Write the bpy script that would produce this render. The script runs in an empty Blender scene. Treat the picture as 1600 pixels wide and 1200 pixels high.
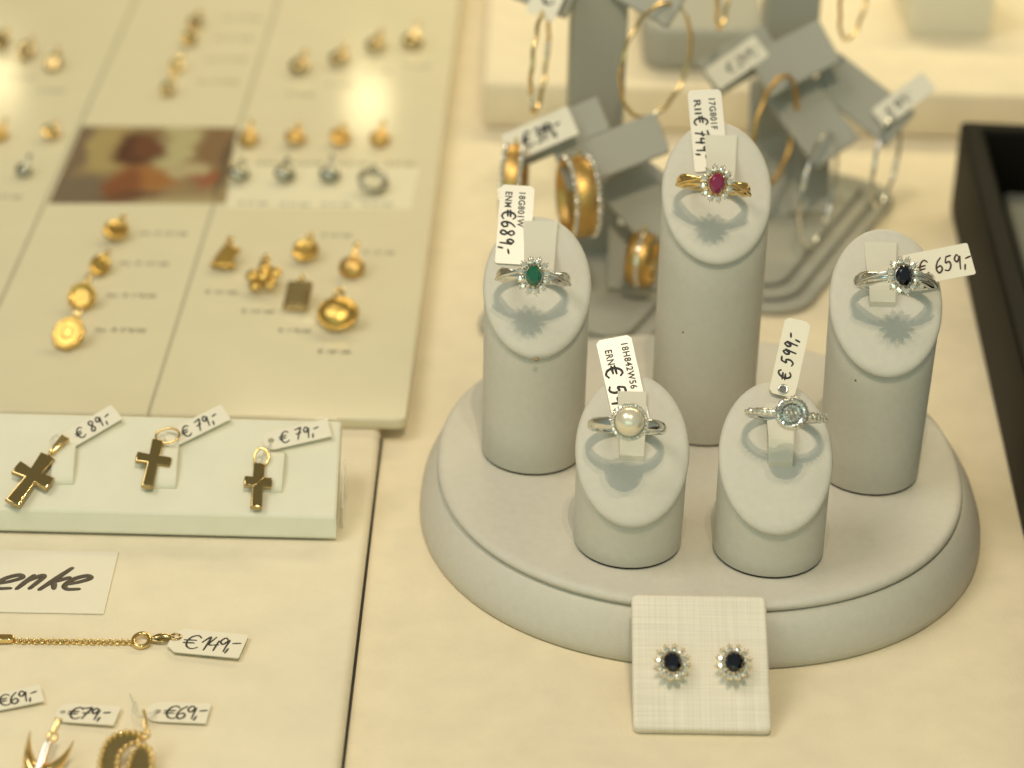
import bpy, math, random
from mathutils import Vector, Matrix
random.seed(7)
V = Vector
SC = bpy.context.scene
COL = SC.collection
PI = math.pi

# ------------------------------------------------------------------ camera (1 unit = 1 cm)
SC.unit_settings.system = 'METRIC'
SC.unit_settings.scale_length = 0.01
FPX, THETA, ROLL, DIST = 3800.0, math.radians(28.3), math.radians(1.34), 73.0
CPOS = V((0, -DIST * math.cos(THETA), DIST * math.sin(THETA)))
FWD = V((0, math.cos(THETA), -math.sin(THETA)))
_u = V((0, math.sin(THETA), math.cos(THETA)))
RIGHT = V((1, 0, 0)) * math.cos(ROLL) + _u * math.sin(ROLL)
UP = -V((1, 0, 0)) * math.sin(ROLL) + _u * math.cos(ROLL)
cam = bpy.data.cameras.new('camera')
cam.sensor_width = 36.0
cam.lens = FPX * 36 / 1600
cam.clip_start, cam.clip_end = 1.0, 2000.0
cam.dof.use_dof = True
cam.dof.focus_distance = 61.2
cam.dof.aperture_fstop = cam.lens * 1e-3 / 0.92      # entrance pupil of 9.2 mm
cam_o = bpy.data.objects.new('camera', cam)
COL.objects.link(cam_o)
M3 = Matrix((RIGHT, UP, -FWD)).transposed()
cam_o.matrix_world = Matrix.Translation(CPOS) @ M3.to_4x4()
SC.camera = cam_o

# ------------------------------------------------------------------ world: dim shop behind, daylight of the street in front
W = bpy.data.worlds.new('World')
SC.world = W
W.use_nodes = True
nt = W.node_tree
nt.nodes.clear()
wo = nt.nodes.new('ShaderNodeOutputWorld')
bg = nt.nodes.new('ShaderNodeBackground')
tc = nt.nodes.new('ShaderNodeTexCoord')
sx = nt.nodes.new('ShaderNodeSeparateXYZ')
rp = nt.nodes.new('ShaderNodeValToRGB')
mr = nt.nodes.new('ShaderNodeMapRange')
nt.links.new(tc.outputs['Generated'], sx.inputs[0])
nt.links.new(sx.outputs['Y'], mr.inputs['Value'])
mr.inputs['From Min'].default_value = -1
mr.inputs['From Max'].default_value = 1
nt.links.new(mr.outputs['Result'], rp.inputs['Fac'])
cr = rp.color_ramp
cr.elements[0].position = 0.0; cr.elements[0].color = (0.24, 0.31, 0.29, 1)
cr.elements[1].position = 1.0; cr.elements[1].color = (0.19, 0.155, 0.085, 1)
e = cr.elements.new(0.45); e.color = (0.20, 0.215, 0.17, 1)
e = cr.elements.new(0.75); e.color = (0.17, 0.145, 0.085, 1)
nt.links.new(rp.outputs['Color'], bg.inputs['Color'])
bg.inputs['Strength'].default_value = 1.0
nt.links.new(bg.outputs[0], wo.inputs[0])

SC.view_settings.view_transform = 'Standard'
SC.view_settings.look = 'None'
SC.view_settings.exposure = 0.26
SC.view_settings.gamma = 1.0
SC.view_settings.use_curve_mapping = False


def lamp(name, kind, loc, target, power, col, size=1.0, size_y=None, spread=None):
    l = bpy.data.lights.new(name, kind)
    l.energy = power
    l.color = col
    if kind == 'AREA':
        l.shape = 'DISK' if size_y is None else 'RECTANGLE'
        l.size = size
        if size_y is not None:
            l.size_y = size_y
        if spread is not None:
            l.spread = math.radians(spread)
    else:
        l.shadow_soft_size = size
    o = bpy.data.objects.new(name, l)
    COL.objects.link(o)
    o.location = loc
    o.rotation_euler = (V(target) - V(loc)).to_track_quat('-Z', 'Y').to_euler()
    return o


WARM = (1.0, 0.84, 0.60)
kd = V((0.0, -0.45, 0.89)).normalized()
for i, (ox, oy, k) in enumerate([(0, -1.5, 1.6), (4.2, 4, .75), (-3.2, 3, .55)]):
    p = V((4, -6, 3)) + kd * 85 + V((ox, oy, 0))
    lamp('ceiling_spot_lamp', 'AREA', p, (3, -5, 2), 7700 * k, WARM, 0.45)
lamp('shop_ceiling_panel', 'AREA', (-66, -26, 118), (3, -6, 2), 46000, (1.0, 0.94, 0.84), 64, 56)
lamp('shop_front_daylight', 'AREA', (-24, -120, 46), (3, -6, 3), 14500, (0.64, 1.0, 0.82), 110, 50)
lamp('back_strip_lamp', 'AREA', (13, 47, 38), (7, 18, 0), 14000, (1.0, 0.86, 0.52), 60, 8)

# ------------------------------------------------------------------ projection helpers (place things where the photo shows them)


def ray(px, py):
    return (FWD * FPX + RIGHT * (px - 800) + UP * (600 - py)).normalized()


def on_plane(px, py, p0, n):
    d = ray(px, py)
    return CPOS + d * ((V(p0) - CPOS).dot(n) / d.dot(n))


def atz(px, py, z=0.0):
    return on_plane(px, py, (0, 0, z), V((0, 0, 1)))


def aty(px, py, y):
    return on_plane(px, py, (0, y, 0), V((0, 1, 0)))


def ppc(p):
    return FPX / (V(p) - CPOS).dot(FWD)


# glare of two hanging bulbs mirrored by the glossy price board
for (px, py, r, e) in [(575, 168, 1.5, 620), (-2, 132, 1.5, 560)]:
    q = atz(px, py, 0.55)
    d = ray(px, py); d.z = -d.z
    lamp('hanging_bulb', 'POINT', q + d * 70, (0, 0, 0), e, (1.0, 0.84, 0.44), r)

# ------------------------------------------------------------------ materials


def mat(name, col, rough=0.6, metal=0.0, bump=0.0, bscale=20.0, var=0.0, vscale=3.0, spec=0.5, coat=0.0, sheen=0.0, specks=0.0, bdetail=4.0, sss=0.0):
    m = bpy.data.materials.new(name)
    m.use_nodes = True
    t = m.node_tree
    b = t.nodes['Principled BSDF']
    b.inputs['Base Color'].default_value = (*col, 1)
    b.inputs['Roughness'].default_value = rough
    b.inputs['Metallic'].default_value = metal
    b.inputs['Specular IOR Level'].default_value = spec
    b.inputs['Coat Weight'].default_value = coat
    b.inputs['Coat Roughness'].default_value = 0.05
    b.inputs['Sheen Weight'].default_value = sheen
    if sss:
        b.inputs['Subsurface Weight'].default_value = sss
        b.inputs['Subsurface Radius'].default_value = (0.1, 0.08, 0.06)
    c = t.nodes.new('ShaderNodeTexCoord')
    last = None
    if var:
        n = t.nodes.new('ShaderNodeTexNoise')
        n.inputs['Scale'].default_value = vscale
        n.inputs['Detail'].default_value = 6
        n.inputs['Roughness'].default_value = 0.6
        t.links.new(c.outputs['Object'], n.inputs['Vector'])
        mr = t.nodes.new('ShaderNodeMapRange')
        mr.inputs['From Min'].default_value = .3
        mr.inputs['From Max'].default_value = .7
        t.links.new(n.outputs['Fac'], mr.inputs['Value'])
        mx = t.nodes.new('ShaderNodeMix'); mx.data_type = 'RGBA'
        mx.inputs['A'].default_value = (*[x * (1 - var) for x in col], 1)
        mx.inputs['B'].default_value = (*[min(1, x * (1 + var)) for x in col], 1)
        t.links.new(mr.outputs['Result'], mx.inputs['Factor'])
        last = mx.outputs['Result']
    if specks:
        v = t.nodes.new('ShaderNodeTexVoronoi')
        v.inputs['Scale'].default_value = 0.45
        t.links.new(c.outputs['Object'], v.inputs['Vector'])
        lt = t.nodes.new('ShaderNodeMath'); lt.operation = 'LESS_THAN'
        lt.inputs[1].default_value = specks
        t.links.new(v.outputs['Distance'], lt.inputs[0])
        mx = t.nodes.new('ShaderNodeMix'); mx.data_type = 'RGBA'
        if last is not None:
            t.links.new(last, mx.inputs['A'])
        else:
            mx.inputs['A'].default_value = (*col, 1)
        mx.inputs['B'].default_value = (.12, .10, .07, 1)
        t.links.new(lt.outputs[0], mx.inputs['Factor'])
        last = mx.outputs['Result']
    if last is not None:
        t.links.new(last, b.inputs['Base Color'])
    if bump:
        n = t.nodes.new('ShaderNodeTexNoise')
        n.inputs['Scale'].default_value = bscale
        n.inputs['Detail'].default_value = bdetail
        t.links.new(c.outputs['Object'], n.inputs['Vector'])
        bp = t.nodes.new('ShaderNodeBump')
        bp.inputs['Strength'].default_value = bump
        bp.inputs['Distance'].default_value = 0.02
        t.links.new(n.outputs['Fac'], bp.inputs['Height'])
        t.links.new(bp.outputs['Normal'], b.inputs['Normal'])
    return m


def linen():
    m = mat('linen', (0.70, 0.66, 0.56), 0.85, spec=0.2)
    t = m.node_tree
    b = t.nodes['Principled BSDF']
    c = t.nodes.new('ShaderNodeTexCoord')
    outs = []
    for sc_ in ((24, 0.35, 1), (0.4, 21, 1)):
        mp = t.nodes.new('ShaderNodeMapping')
        mp.inputs['Scale'].default_value = sc_
        t.links.new(c.outputs['Object'], mp.inputs['Vector'])
        n = t.nodes.new('ShaderNodeTexNoise')
        n.inputs['Scale'].default_value = 1.0
        n.inputs['Detail'].default_value = 3.5
        t.links.new(mp.outputs[0], n.inputs['Vector'])
        outs.append(n.outputs['Fac'])
    ad = t.nodes.new('ShaderNodeMath'); ad.operation = 'ADD'
    t.links.new(outs[0], ad.inputs[0]); t.links.new(outs[1], ad.inputs[1])
    r = t.nodes.new('ShaderNodeValToRGB')
    r.color_ramp.elements[0].position = .36; r.color_ramp.elements[0].color = (.73, .66, .54, 1)
    r.color_ramp.elements[1].position = .68; r.color_ramp.elements[1].color = (.89, .815, .69, 1)
    hf = t.nodes.new('ShaderNodeMath'); hf.operation = 'MULTIPLY'; hf.inputs[1].default_value = .5
    t.links.new(ad.outputs[0], hf.inputs[0])
    t.links.new(hf.outputs[0], r.inputs['Fac'])
    t.links.new(r.outputs['Color'], b.inputs['Base Color'])
    bp = t.nodes.new('ShaderNodeBump')
    bp.inputs['Strength'].default_value = .5; bp.inputs['Distance'].default_value = .02
    t.links.new(ad.outputs[0], bp.inputs['Height'])
    t.links.new(bp.outputs[0], b.inputs['Normal'])
    return m


def photo_print():
    """glossy photograph printed on the board: a soft brown picture of a head and a pale cloth"""
    m = mat('photo_print', (.4, .3, .2), 0.3)
    t = m.node_tree
    b = t.nodes['Principled BSDF']
    c = t.nodes.new('ShaderNodeTexCoord')

    nz = t.nodes.new('ShaderNodeTexNoise')
    nz.inputs['Scale'].default_value = 0.55
    nz.inputs['Detail'].default_value = 3
    t.links.new(c.outputs['Object'], nz.inputs['Vector'])
    sb = t.nodes.new('ShaderNodeVectorMath'); sb.operation = 'MULTIPLY_ADD'
    sb.inputs[1].default_value = (1.8, 1.8, 0)
    sb.inputs[2].default_value = (-.9, -.9, 0)
    t.links.new(nz.outputs['Color'], sb.inputs[0])
    av = t.nodes.new('ShaderNodeVectorMath'); av.operation = 'ADD'
    t.links.new(c.outputs['Object'], av.inputs[0]); t.links.new(sb.outputs[0], av.inputs[1])

    def blob(cx, cy, sx_, sy_, prev, col, soft=0.35):
        mp = t.nodes.new('ShaderNodeMapping')
        mp.vector_type = 'TEXTURE'
        mp.inputs['Location'].default_value = (cx, cy, 0)
        mp.inputs['Scale'].default_value = (sx_, sy_, 1)
        t.links.new(av.outputs[0], mp.inputs['Vector'])
        ln = t.nodes.new('ShaderNodeVectorMath'); ln.operation = 'LENGTH'
        t.links.new(mp.outputs[0], ln.inputs[0])
        mr_ = t.nodes.new('ShaderNodeMapRange'); mr_.interpolation_type = 'SMOOTHSTEP'
        mr_.inputs['From Min'].default_value = 1.0 + soft
        mr_.inputs['From Max'].default_value = 1.0 - soft
        t.links.new(ln.outputs['Value'], mr_.inputs['Value'])
        mx = t.nodes.new('ShaderNodeMix'); mx.data_type = 'RGBA'
        t.links.new(mr_.outputs['Result'], mx.inputs['Factor'])
        if prev is None:
            mx.inputs['A'].default_value = (.27, .19, .09, 1)
        else:
            t.links.new(prev, mx.inputs['A'])
        mx.inputs['B'].default_value = (*col, 1)
        return mx.outputs['Result']
    # object space: x 0..5.6, y 0..6.8
    o = blob(1.3, 4.8, 1.1, 2.2, None, (.37, .28, .115))
    o = blob(0.1, 4.2, .45, 4, o, (.17, .115, .07))
    o = blob(.8, .9, 2.0, 1.7, o, (.155, .115, .075), .5)
    o = blob(4.75, 5.0, .85, 3.2, o, (.20, .115, .05))
    o = blob(3.55, 5.0, .62, 2.6, o, (.43, .38, .20))
    o = blob(2.3, 4.9, .92, 1.6, o, (.075, .020, .007))
    o = blob(2.75, 5.3, .55, 1.0, o, (.13, .040, .014), .5)
    o = blob(2.9, 2.4, 1.25, 1.15, o, (.31, .125, .030))
    o = blob(2.2, 1.7, .55, 1.6, o, (.20, .060, .017), .5)
    o = blob(4.35, 3.0, .55, .75, o, (.42, .34, .19))
    o = blob(5.05, 2.3, .42, .7, o, (.26, .075, .026))
    o = blob(3.1, .75, 1.5, .35, o, (.12, .045, .018), .6)
    o = blob(4.6, .3, 1.3, .8, o, (.36, .29, .15))
    o = blob(5.5, 4.0, .16, 3, o, (.10, .06, .03))
    t.links.new(o, b.inputs['Base Color'])
    return m


MT = {
    'felt': mat('felt', (0.81, 0.705, 0.51), 0.9, bump=.5, bscale=15, var=.045, vscale=.9, spec=.15, sheen=.15, specks=.012),
    'felt_left': mat('felt_left', (0.80, 0.71, 0.525), 0.9, bump=.5, bscale=15, var=.04, vscale=.8, spec=.15, sheen=.15, specks=.010),
    'leather': mat('leather', (0.612, 0.575, 0.492), 0.55, bump=.40, bscale=22, var=.03, vscale=5, spec=.3, specks=.014),
    'leather_strap': mat('leather_strap', (0.68, 0.635, 0.525), 0.55, bump=.18, bscale=40, var=.02, vscale=1.4, spec=.35),
    'leather_white': mat('leather_white', (0.77, 0.735, 0.585), 0.55, bump=.18, bscale=40, var=.02, vscale=1.4, spec=.35, specks=.012),
    'suede_white': mat('suede_white', (0.39, 0.38, 0.32), 0.6, spec=.3, bump=.1, bscale=20),
    'paper': mat('paper', (0.82, 0.755, 0.61), 0.55, var=.015, vscale=2, spec=.4),
    'tag_plastic': mat('tag_plastic', (0.74, 0.69, 0.585), 0.28, spec=.5),
    'board': mat('board', (0.72, 0.655, 0.465), 0.12, spec=.5, var=.02, vscale=.5),
    'strip': mat('strip', (0.755, 0.70, 0.52), 0.3),
    'board_line': mat('board_line', (0.36, 0.33, 0.23), 0.3),
    'caption': mat('caption', (0.09, 0.085, 0.065), 0.5),
    'ink': mat('ink', (0.012, 0.011, 0.013), 0.45),
    'ink_red': mat('ink_red', (0.045, 0.012, 0.010), 0.45),
    'marker': mat('marker', (0.085, 0.065, 0.045), 0.55, var=.25, vscale=3),
    'gold': mat('gold', (0.86, 0.62, 0.27), 0.13, 1.0),
    'gold_soft': mat('gold_soft', (0.66, 0.42, 0.14), 0.40, 1.0, bump=.3, bscale=30),
    'gold_relief': mat('gold_relief', (0.66, 0.43, 0.12), 0.30, 1.0, bump=1.0, bscale=9, bdetail=2),
    'gold_bronze': mat('gold_bronze', (0.52, 0.375, 0.165), 0.12, 1.0, bump=.22, bscale=1.6, bdetail=1),
    'silver': mat('silver', (0.75, 0.745, 0.71), 0.12, 1.0),
    'silver_dark': mat('silver_dark', (0.38, 0.37, 0.29), 0.22, 1.0, bump=.5, bscale=12),
    'diamond': mat('diamond', (0.97, 0.92, 0.80), 0.03, 0.8),
    'diamond_smoky': mat('diamond_smoky', (0.70, 0.645, 0.53), 0.04, 0.9),
    'emerald': mat('emerald', (0.003, 0.11, 0.052), 0.06, spec=.8, coat=.6),
    'ruby': mat('ruby', (0.22, 0.006, 0.055), 0.06, spec=.8, coat=.6),
    'sapphire': mat('sapphire', (0.003, 0.004, 0.010), 0.05, spec=.5, coat=.25),
    'pearl': mat('pearl', (0.84, 0.765, 0.60), 0.24, 0.45, spec=.6, coat=1.0),
    'black': mat('black', (0.006, 0.005, 0.002), 0.6, bump=.3, bscale=20, spec=.12),
    'black_in': mat('black_in', (0.006, 0.006, 0.005), 0.5),
    'grey_pad': mat('grey_pad', (0.15, 0.153, 0.13), 0.6),
    'gap_shade': mat('gap_shade', (0.05, 0.045, 0.038), 0.9),  # near-black tone that paints the shade inside narrow gaps
    'glue': mat('glue', (0.34, 0.25, 0.12), 0.4),
    'nylon': mat('nylon', (0.70, 0.68, 0.58), 0.25, spec=.5),
    'linen': linen(),
    'photo': photo_print(),
}
_pl = mat('clear_plastic', (0.78, 0.78, 0.68), 0.15)
_pl.node_tree.nodes['Principled BSDF'].inputs['Alpha'].default_value = 0.35
MT['clear_plastic'] = _pl

# ------------------------------------------------------------------ mesh helpers


class MB:
    def __init__(s):
        s.v, s.f, s.sm = [], [], []

    def add(s, verts, faces, smooth=True, m=None):
        b = len(s.v)
        for p in verts:
            p = V(p)
            s.v.append(m @ p if m is not None else p)
        for f in faces:
            s.f.append([i + b for i in f]); s.sm.append(smooth)
        return s

    def loops(s, rings, smooth=True, cap0=True, cap1=True, closed=False, m=None, capsmooth=False):
        """skin a list of equal-length vertex rings"""
        n = len(rings[0])
        vs = [p for r in rings for p in r]
        fs = []
        k = len(rings)
        for i in range(k if closed else k - 1):
            a, b = i * n, ((i + 1) % k) * n
            for j in range(n):
                fs.append((a + j, a + (j + 1) % n, b + (j + 1) % n, b + j))
        s.add(vs, fs, smooth, m)
        if not closed:
            base = len(s.v) - len(vs)
            if cap0:
                s.f.append([base + j for j in reversed(range(n))]); s.sm.append(capsmooth)
            if cap1:
                s.f.append([base + (k - 1) * n + j for j in range(n)]); s.sm.append(capsmooth)
        return s

    def tube(s, pts, r, seg=8, closed=False, flat=1.0, nrm=None, m=None, phase=0.0):
        """tube along pts; r number or list; flat scales the radius along nrm"""
        pts = [V(p) for p in pts]
        n = len(pts)
        rs = r if isinstance(r, (list, tuple)) else [r] * n
        rings = []
        prev = None
        for i in range(n):
            if closed:
                t = pts[(i + 1) % n] - pts[i - 1]
            else:
                t = pts[min(i + 1, n - 1)] - pts[max(i - 1, 0)]
            t = t.normalized() if t.length > 1e-9 else V((1, 0, 0))
            if nrm is not None:
                a = V(nrm); a = (a - t * a.dot(t))
                a = a.normalized() if a.length > 1e-6 else t.orthogonal().normalized()
            elif prev is None:
                a = t.orthogonal().normalized()
            else:
                a = (prev - t * prev.dot(t)).normalized()
            prev = a
            b = t.cross(a)
            rings.append([pts[i] + (a * math.cos(2 * PI * j / seg + phase) * flat + b * math.sin(2 * PI * j / seg + phase)) * rs[i] for j in range(seg)])
        return s.loops(rings, closed=closed, m=m)

    def ball(s, c, r, seg=10, rings=6, m=None, sc=(1, 1, 1)):
        c = V(c)
        rr = []
        for i in range(1, rings):
            a = PI * i / rings
            rr.append([c + V((r * sc[0] * math.sin(a) * math.cos(2 * PI * j / seg), r * sc[1] * math.sin(a) * math.sin(2 * PI * j / seg), -r * sc[2] * math.cos(a))) for j in range(seg)])
        return s.loops(rr, m=m, capsmooth=True)

    def box(s, c, size, m=None, bev=0.0, seg=3):
        c = V(c); hx, hy, hz = [x / 2 for x in size]
        if not bev:
            vs = [c + V((sx_ * hx, sy_ * hy, sz_ * hz)) for sz_ in (-1, 1) for sx_, sy_ in ((-1, -1), (1, -1), (1, 1), (-1, 1))]
            return s.add(vs, [(3, 2, 1, 0), (4, 5, 6, 7), (0, 1, 5, 4), (1, 2, 6, 5), (2, 3, 7, 6), (3, 0, 4, 7)], False, m)
        return s.slab(rrect(2 * hx, 2 * hy, bev), c.z - hz, c.z + hz, bev, m=m, off=(c.x, c.y), seg=seg)

    def slab(s, poly, z0, z1, bev=0.0, m=None, off=(0, 0), seg=3, botbev=True):
        """extruded outline with rounded top and bottom edges (outline counter-clockwise)"""
        rings = []

        def ring(ins, z):
            return [V((p[0] + off[0], p[1] + off[1], z)) for p in inset(poly, ins)]
        if bev:
            if botbev:
                for i in range(seg):
                    a = PI / 2 * i / seg
                    rings.append(ring(bev * (1 - math.sin(a)), z0 + bev * (1 - math.cos(a))))
                rings.append(ring(0, z0 + bev))
            else:
                rings.append(ring(0, z0))
            for i in range(seg + 1):
                a = PI / 2 * i / seg
                rings.append(ring(bev * (1 - math.cos(a)), z1 - bev + bev * math.sin(a)))
        else:
            rings = [ring(0, z0), ring(0, z1)]
        return s.loops(rings, smooth=bool(bev), m=m)

    def lathe(s, prof, seg=32, m=None):
        rings = [[V((r * math.cos(2 * PI * j / seg), r * math.sin(2 * PI * j / seg), z)) for j in range(seg)] for r, z in prof]
        return s.loops(rings, m=m)

    def build(s, name, material, parent=None, loc=None, matrix=None):
        me = bpy.data.meshes.new(name)
        me.from_pydata([tuple(p) for p in s.v], [], s.f)
        me.polygons.foreach_set('use_smooth', s.sm)
        me.materials.append(material)
        me.update()
        o = bpy.data.objects.new(name, me)
        COL.objects.link(o)
        if parent is not None:
            o.parent = parent
        if loc is not None:
            o.location = loc
        if matrix is not None:
            o.matrix_local = matrix
        return o


def inset(poly, d):
    if not d:
        return poly
    n = len(poly)
    out = []
    for i in range(n):
        p0, p1, p2 = V(poly[i - 1]).to_2d(), V(poly[i]).to_2d(), V(poly[(i + 1) % n]).to_2d()
        e1 = (p1 - p0); e2 = (p2 - p1)
        if e1.length < 1e-9: e1 = e2
        if e2.length < 1e-9: e2 = e1
        e1 = e1.normalized(); e2 = e2.normalized()
        n1 = V((-e1.y, e1.x)); n2 = V((-e2.y, e2.x))
        b = n1 + n2
        b = b / max(0.3, b.length_squared / 2) if b.length > 1e-6 else n1
        out.append((p1.x + b.x * d, p1.y + b.y * d))
    return out


def rrect(w, h, r, n=5):
    out = []
    for cx, cy, a0 in ((w / 2 - r, -h / 2 + r, -90), (w / 2 - r, h / 2 - r, 0), (-w / 2 + r, h / 2 - r, 90), (-w / 2 + r, -h / 2 + r, 180)):
        for i in range(n + 1):
            a = math.radians(a0 + 90 * i / n)
            out.append((cx + r * math.cos(a), cy + r * math.sin(a)))
    return out


def ellipse(a, b, n=48, ex=2.0):
    out = []
    for i in range(n):
        t = 2 * PI * i / n
        c, s_ = math.cos(t), math.sin(t)
        out.append((a * math.copysign(abs(c) ** (2 / ex), c), b * math.copysign(abs(s_) ** (2 / ex), s_)))
    return out


def spline(pts, n=6, closed=False):
    pts = [V((*p, 0)) if len(p) == 2 else V(p) for p in pts]
    if len(pts) < 3:
        return [pts[0].lerp(pts[-1], i / n) for i in range(n + 1)]
    out = []
    k = len(pts)
    for i in range(k if closed else k - 1):
        p0 = pts[i - 1] if (closed or i > 0) else pts[0] * 2 - pts[1]
        p1 = pts[i]; p2 = pts[(i + 1) % k]
        p3 = pts[(i + 2) % k] if (closed or i + 2 < k) else p2 * 2 - p1
        for j in range(n):
            t = j / n
            out.append(0.5 * ((2 * p1) + (p2 - p0) * t + (2 * p0 - 5 * p1 + 4 * p2 - p3) * t * t + (3 * p1 - p0 - 3 * p2 + p3) * t ** 3))
    if not closed:
        out.append(pts[-1])
    return out


def tag_props(o, label, cat, group=None, kind=None):
    if label: o['label'] = label
    if cat: o['category'] = cat
    if group: o['group'] = group
    if kind: o['kind'] = kind
    return o


def thing(name, label, cat, group=None, matrix=None, loc=None):
    o = bpy.data.objects.new(name, None)
    COL.objects.link(o)
    o.empty_display_size = 0.5
    if matrix is not None: o.matrix_world = matrix
    if loc is not None: o.location = loc
    return tag_props(o, label, cat, group)


def frame(origin, x, n):
    """matrix with local x along x, local z along n"""
    n = V(n).normalized()
    x = V(x); x = (x - n * x.dot(n)).normalized()
    y = n.cross(x)
    return Matrix.Translation(V(origin)) @ Matrix((x, y, n)).transposed().to_4x4()


# ------------------------------------------------------------------ lettering
HAND = {
    'E': (.62, [[(.62, .84), (.44, 1.0), (.2, .86), (.08, .5), (.18, .14), (.42, 0), (.64, .14)], [(-.06, .60), (.46, .64)], [(-.06, .40), (.42, .43)]]),
    '0': (.5, [[(.25, 1), (.06, .75), (.06, .25), (.25, 0), (.44, .25), (.44, .75), (.27, 1)]]),
    '1': (.34, [[(0, .55), (.26, 1.0), (.25, .5), (.2, 0)]]),
    '2': (.5, [[(.05, .8), (.25, 1), (.42, .78), (.25, .4), (.02, .02), (.25, .06), (.48, .02)]]),
    '3': (.5, [[(.05, .92), (.28, 1), (.38, .78), (.18, .55), (.42, .35), (.3, .04), (.02, .08)]]),
    '4': (.52, [[(.22, 1), (.04, .42), (.46, .46)], [(.40, .75), (.34, 0)]]),
    '5': (.55, [[(.5, .98), (.18, .95)], [(.18, .95), (.1, .55), (.34, .6), (.42, .3), (.25, .02), (.0, .08)]]),
    '6': (.52, [[(.42, 1), (.16, .7), (.06, .28), (.22, 0), (.44, .2), (.34, .46), (.1, .34)]]),
    '7': (.5, [[(.02, .9), (.25, .95), (.46, .98), (.3, .5), (.18, 0)], [(.08, .5), (.44, .55)]]),
    '8': (.52, [[(.4, .88), (.22, 1), (.08, .78), (.38, .3), (.24, 0), (.06, .2), (.4, .72), (.38, .9)]]),
    '9': (.5, [[(.4, .78), (.22, 1), (.06, .72), (.22, .52), (.42, .86), (.38, .4), (.36, 0)]]),
    ',': (.6, [[(.12, .22), (.06, -.12)], [(.2, .62), (.54, .70)]]),
    ' ': (.3, []),
    'e': (.95, [[(.12, .38), (.5, .55), (.82, .82), (.6, 1.0), (.2, .75), (.06, .3), (.28, .04), (.72, .06)]]),
    'n': (.92, [[(.30, 1.0), (.08, 0.02)], [(.18, .5), (.55, .95), (.72, .85), (.56, .05)]]),
    'k': (.92, [[(.66, 1.55), (.1, -.02)], [(.86, .88), (.36, .52)], [(.40, .55), (.62, .06)]]),
}


def hand_text(text, x0, y0, h, w, slant=0.12, jitter=0.03, z=0.0, track=1.0):
    """handwritten strokes as thin raised ink lines in the local xy plane"""
    mb = MB()
    x = x0
    k = 0
    rnd = random.Random(text + str(round(x0, 2)))
    for ch in text:
        adv, strokes = HAND[ch]
        dy = rnd.uniform(-jitter, jitter) * h
        for st in strokes:
            pts = [(x + h * (px + slant * py), y0 + dy + h * py) for px, py in st]
            sp = spline(pts, 5)
            zz = z + 0.0012 * (k % 4)
            sp = [V((p.x, p.y, zz)) for p in sp]
            n = len(sp)
            rs = [w * (0.82 + .28 * math.sin(PI * i / max(1, n - 1))) for i in range(n)]
            # rounded ends
            t0 = (sp[0] - sp[1]).normalized() * w * .6; t1 = (sp[-1] - sp[-2]).normalized() * w * .6
            sp = [sp[0] + t0] + sp + [sp[-1] + t1]
            rs = [w * .3] + rs + [w * .3]
            mb.tube(sp, rs, 6, flat=.12, nrm=(0, 0, 1))
            k += 1
        x += adv * h * track * 1.18
    return mb


_cache = {}


def type_mesh(text, bold=False):
    """printed type from Blender's built-in face as raw vertices and faces"""
    if text in _cache:
        return _cache[text]
    cu = bpy.data.curves.new('type', 'FONT')
    cu.body = text
    cu.size = 1.0
    cu.space_character = 1.15
    cu.offset = 0.030
    o = bpy.data.objects.new('type', cu)
    COL.objects.link(o)
    dg = bpy.context.evaluated_depsgraph_get()
    dg.update()
    ev = o.evaluated_get(dg)
    me = ev.to_mesh()
    vs = [v.co.copy() for v in me.vertices]
    fs = [tuple(p.vertices) for p in me.polygons]
    ev.to_mesh_clear()
    bpy.data.objects.remove(o)
    bpy.data.curves.remove(cu)
    _cache[text] = (vs, fs)
    return vs, fs


def print_text(mb, text, x, y, h, length=None, z=0.0, m=None):
    vs, fs = type_mesh(text)
    xs = [v.x for v in vs]; x0, x1 = min(xs), max(xs)
    ky = h / 0.72
    kx = ky if length is None else length / (x1 - x0)
    mb.add([V((x + (v.x - x0) * kx, y + v.y * ky, z)) for v in vs], fs, False, m)


def tag_outline(L, Wd, clip=.12, round_end=False, r=.06):
    if round_end:
        pts = []
        for i in range(9):
            a = PI / 2 + PI * i / 8
            pts.append((Wd * .42 + Wd * .42 * math.cos(a), Wd / 2 * math.sin(a)))
        return pts + [(L, -Wd / 2), (L, Wd / 2)]
    return [(clip, Wd / 2), (0, Wd / 2 - clip), (0, -Wd / 2 + clip), (clip, -Wd / 2), (L - r, -Wd / 2), (L, -Wd / 2 + r), (L, Wd / 2 - r), (L - r, Wd / 2)]


def thread(tag_o, pts, r=.014):
    inv = tag_o.matrix_world.inverted()
    mb = MB(); mb.tube(spline([inv @ V(p) for p in pts], 6), r, 6)
    mb.build('thread', MT['nylon'], tag_o)


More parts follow.
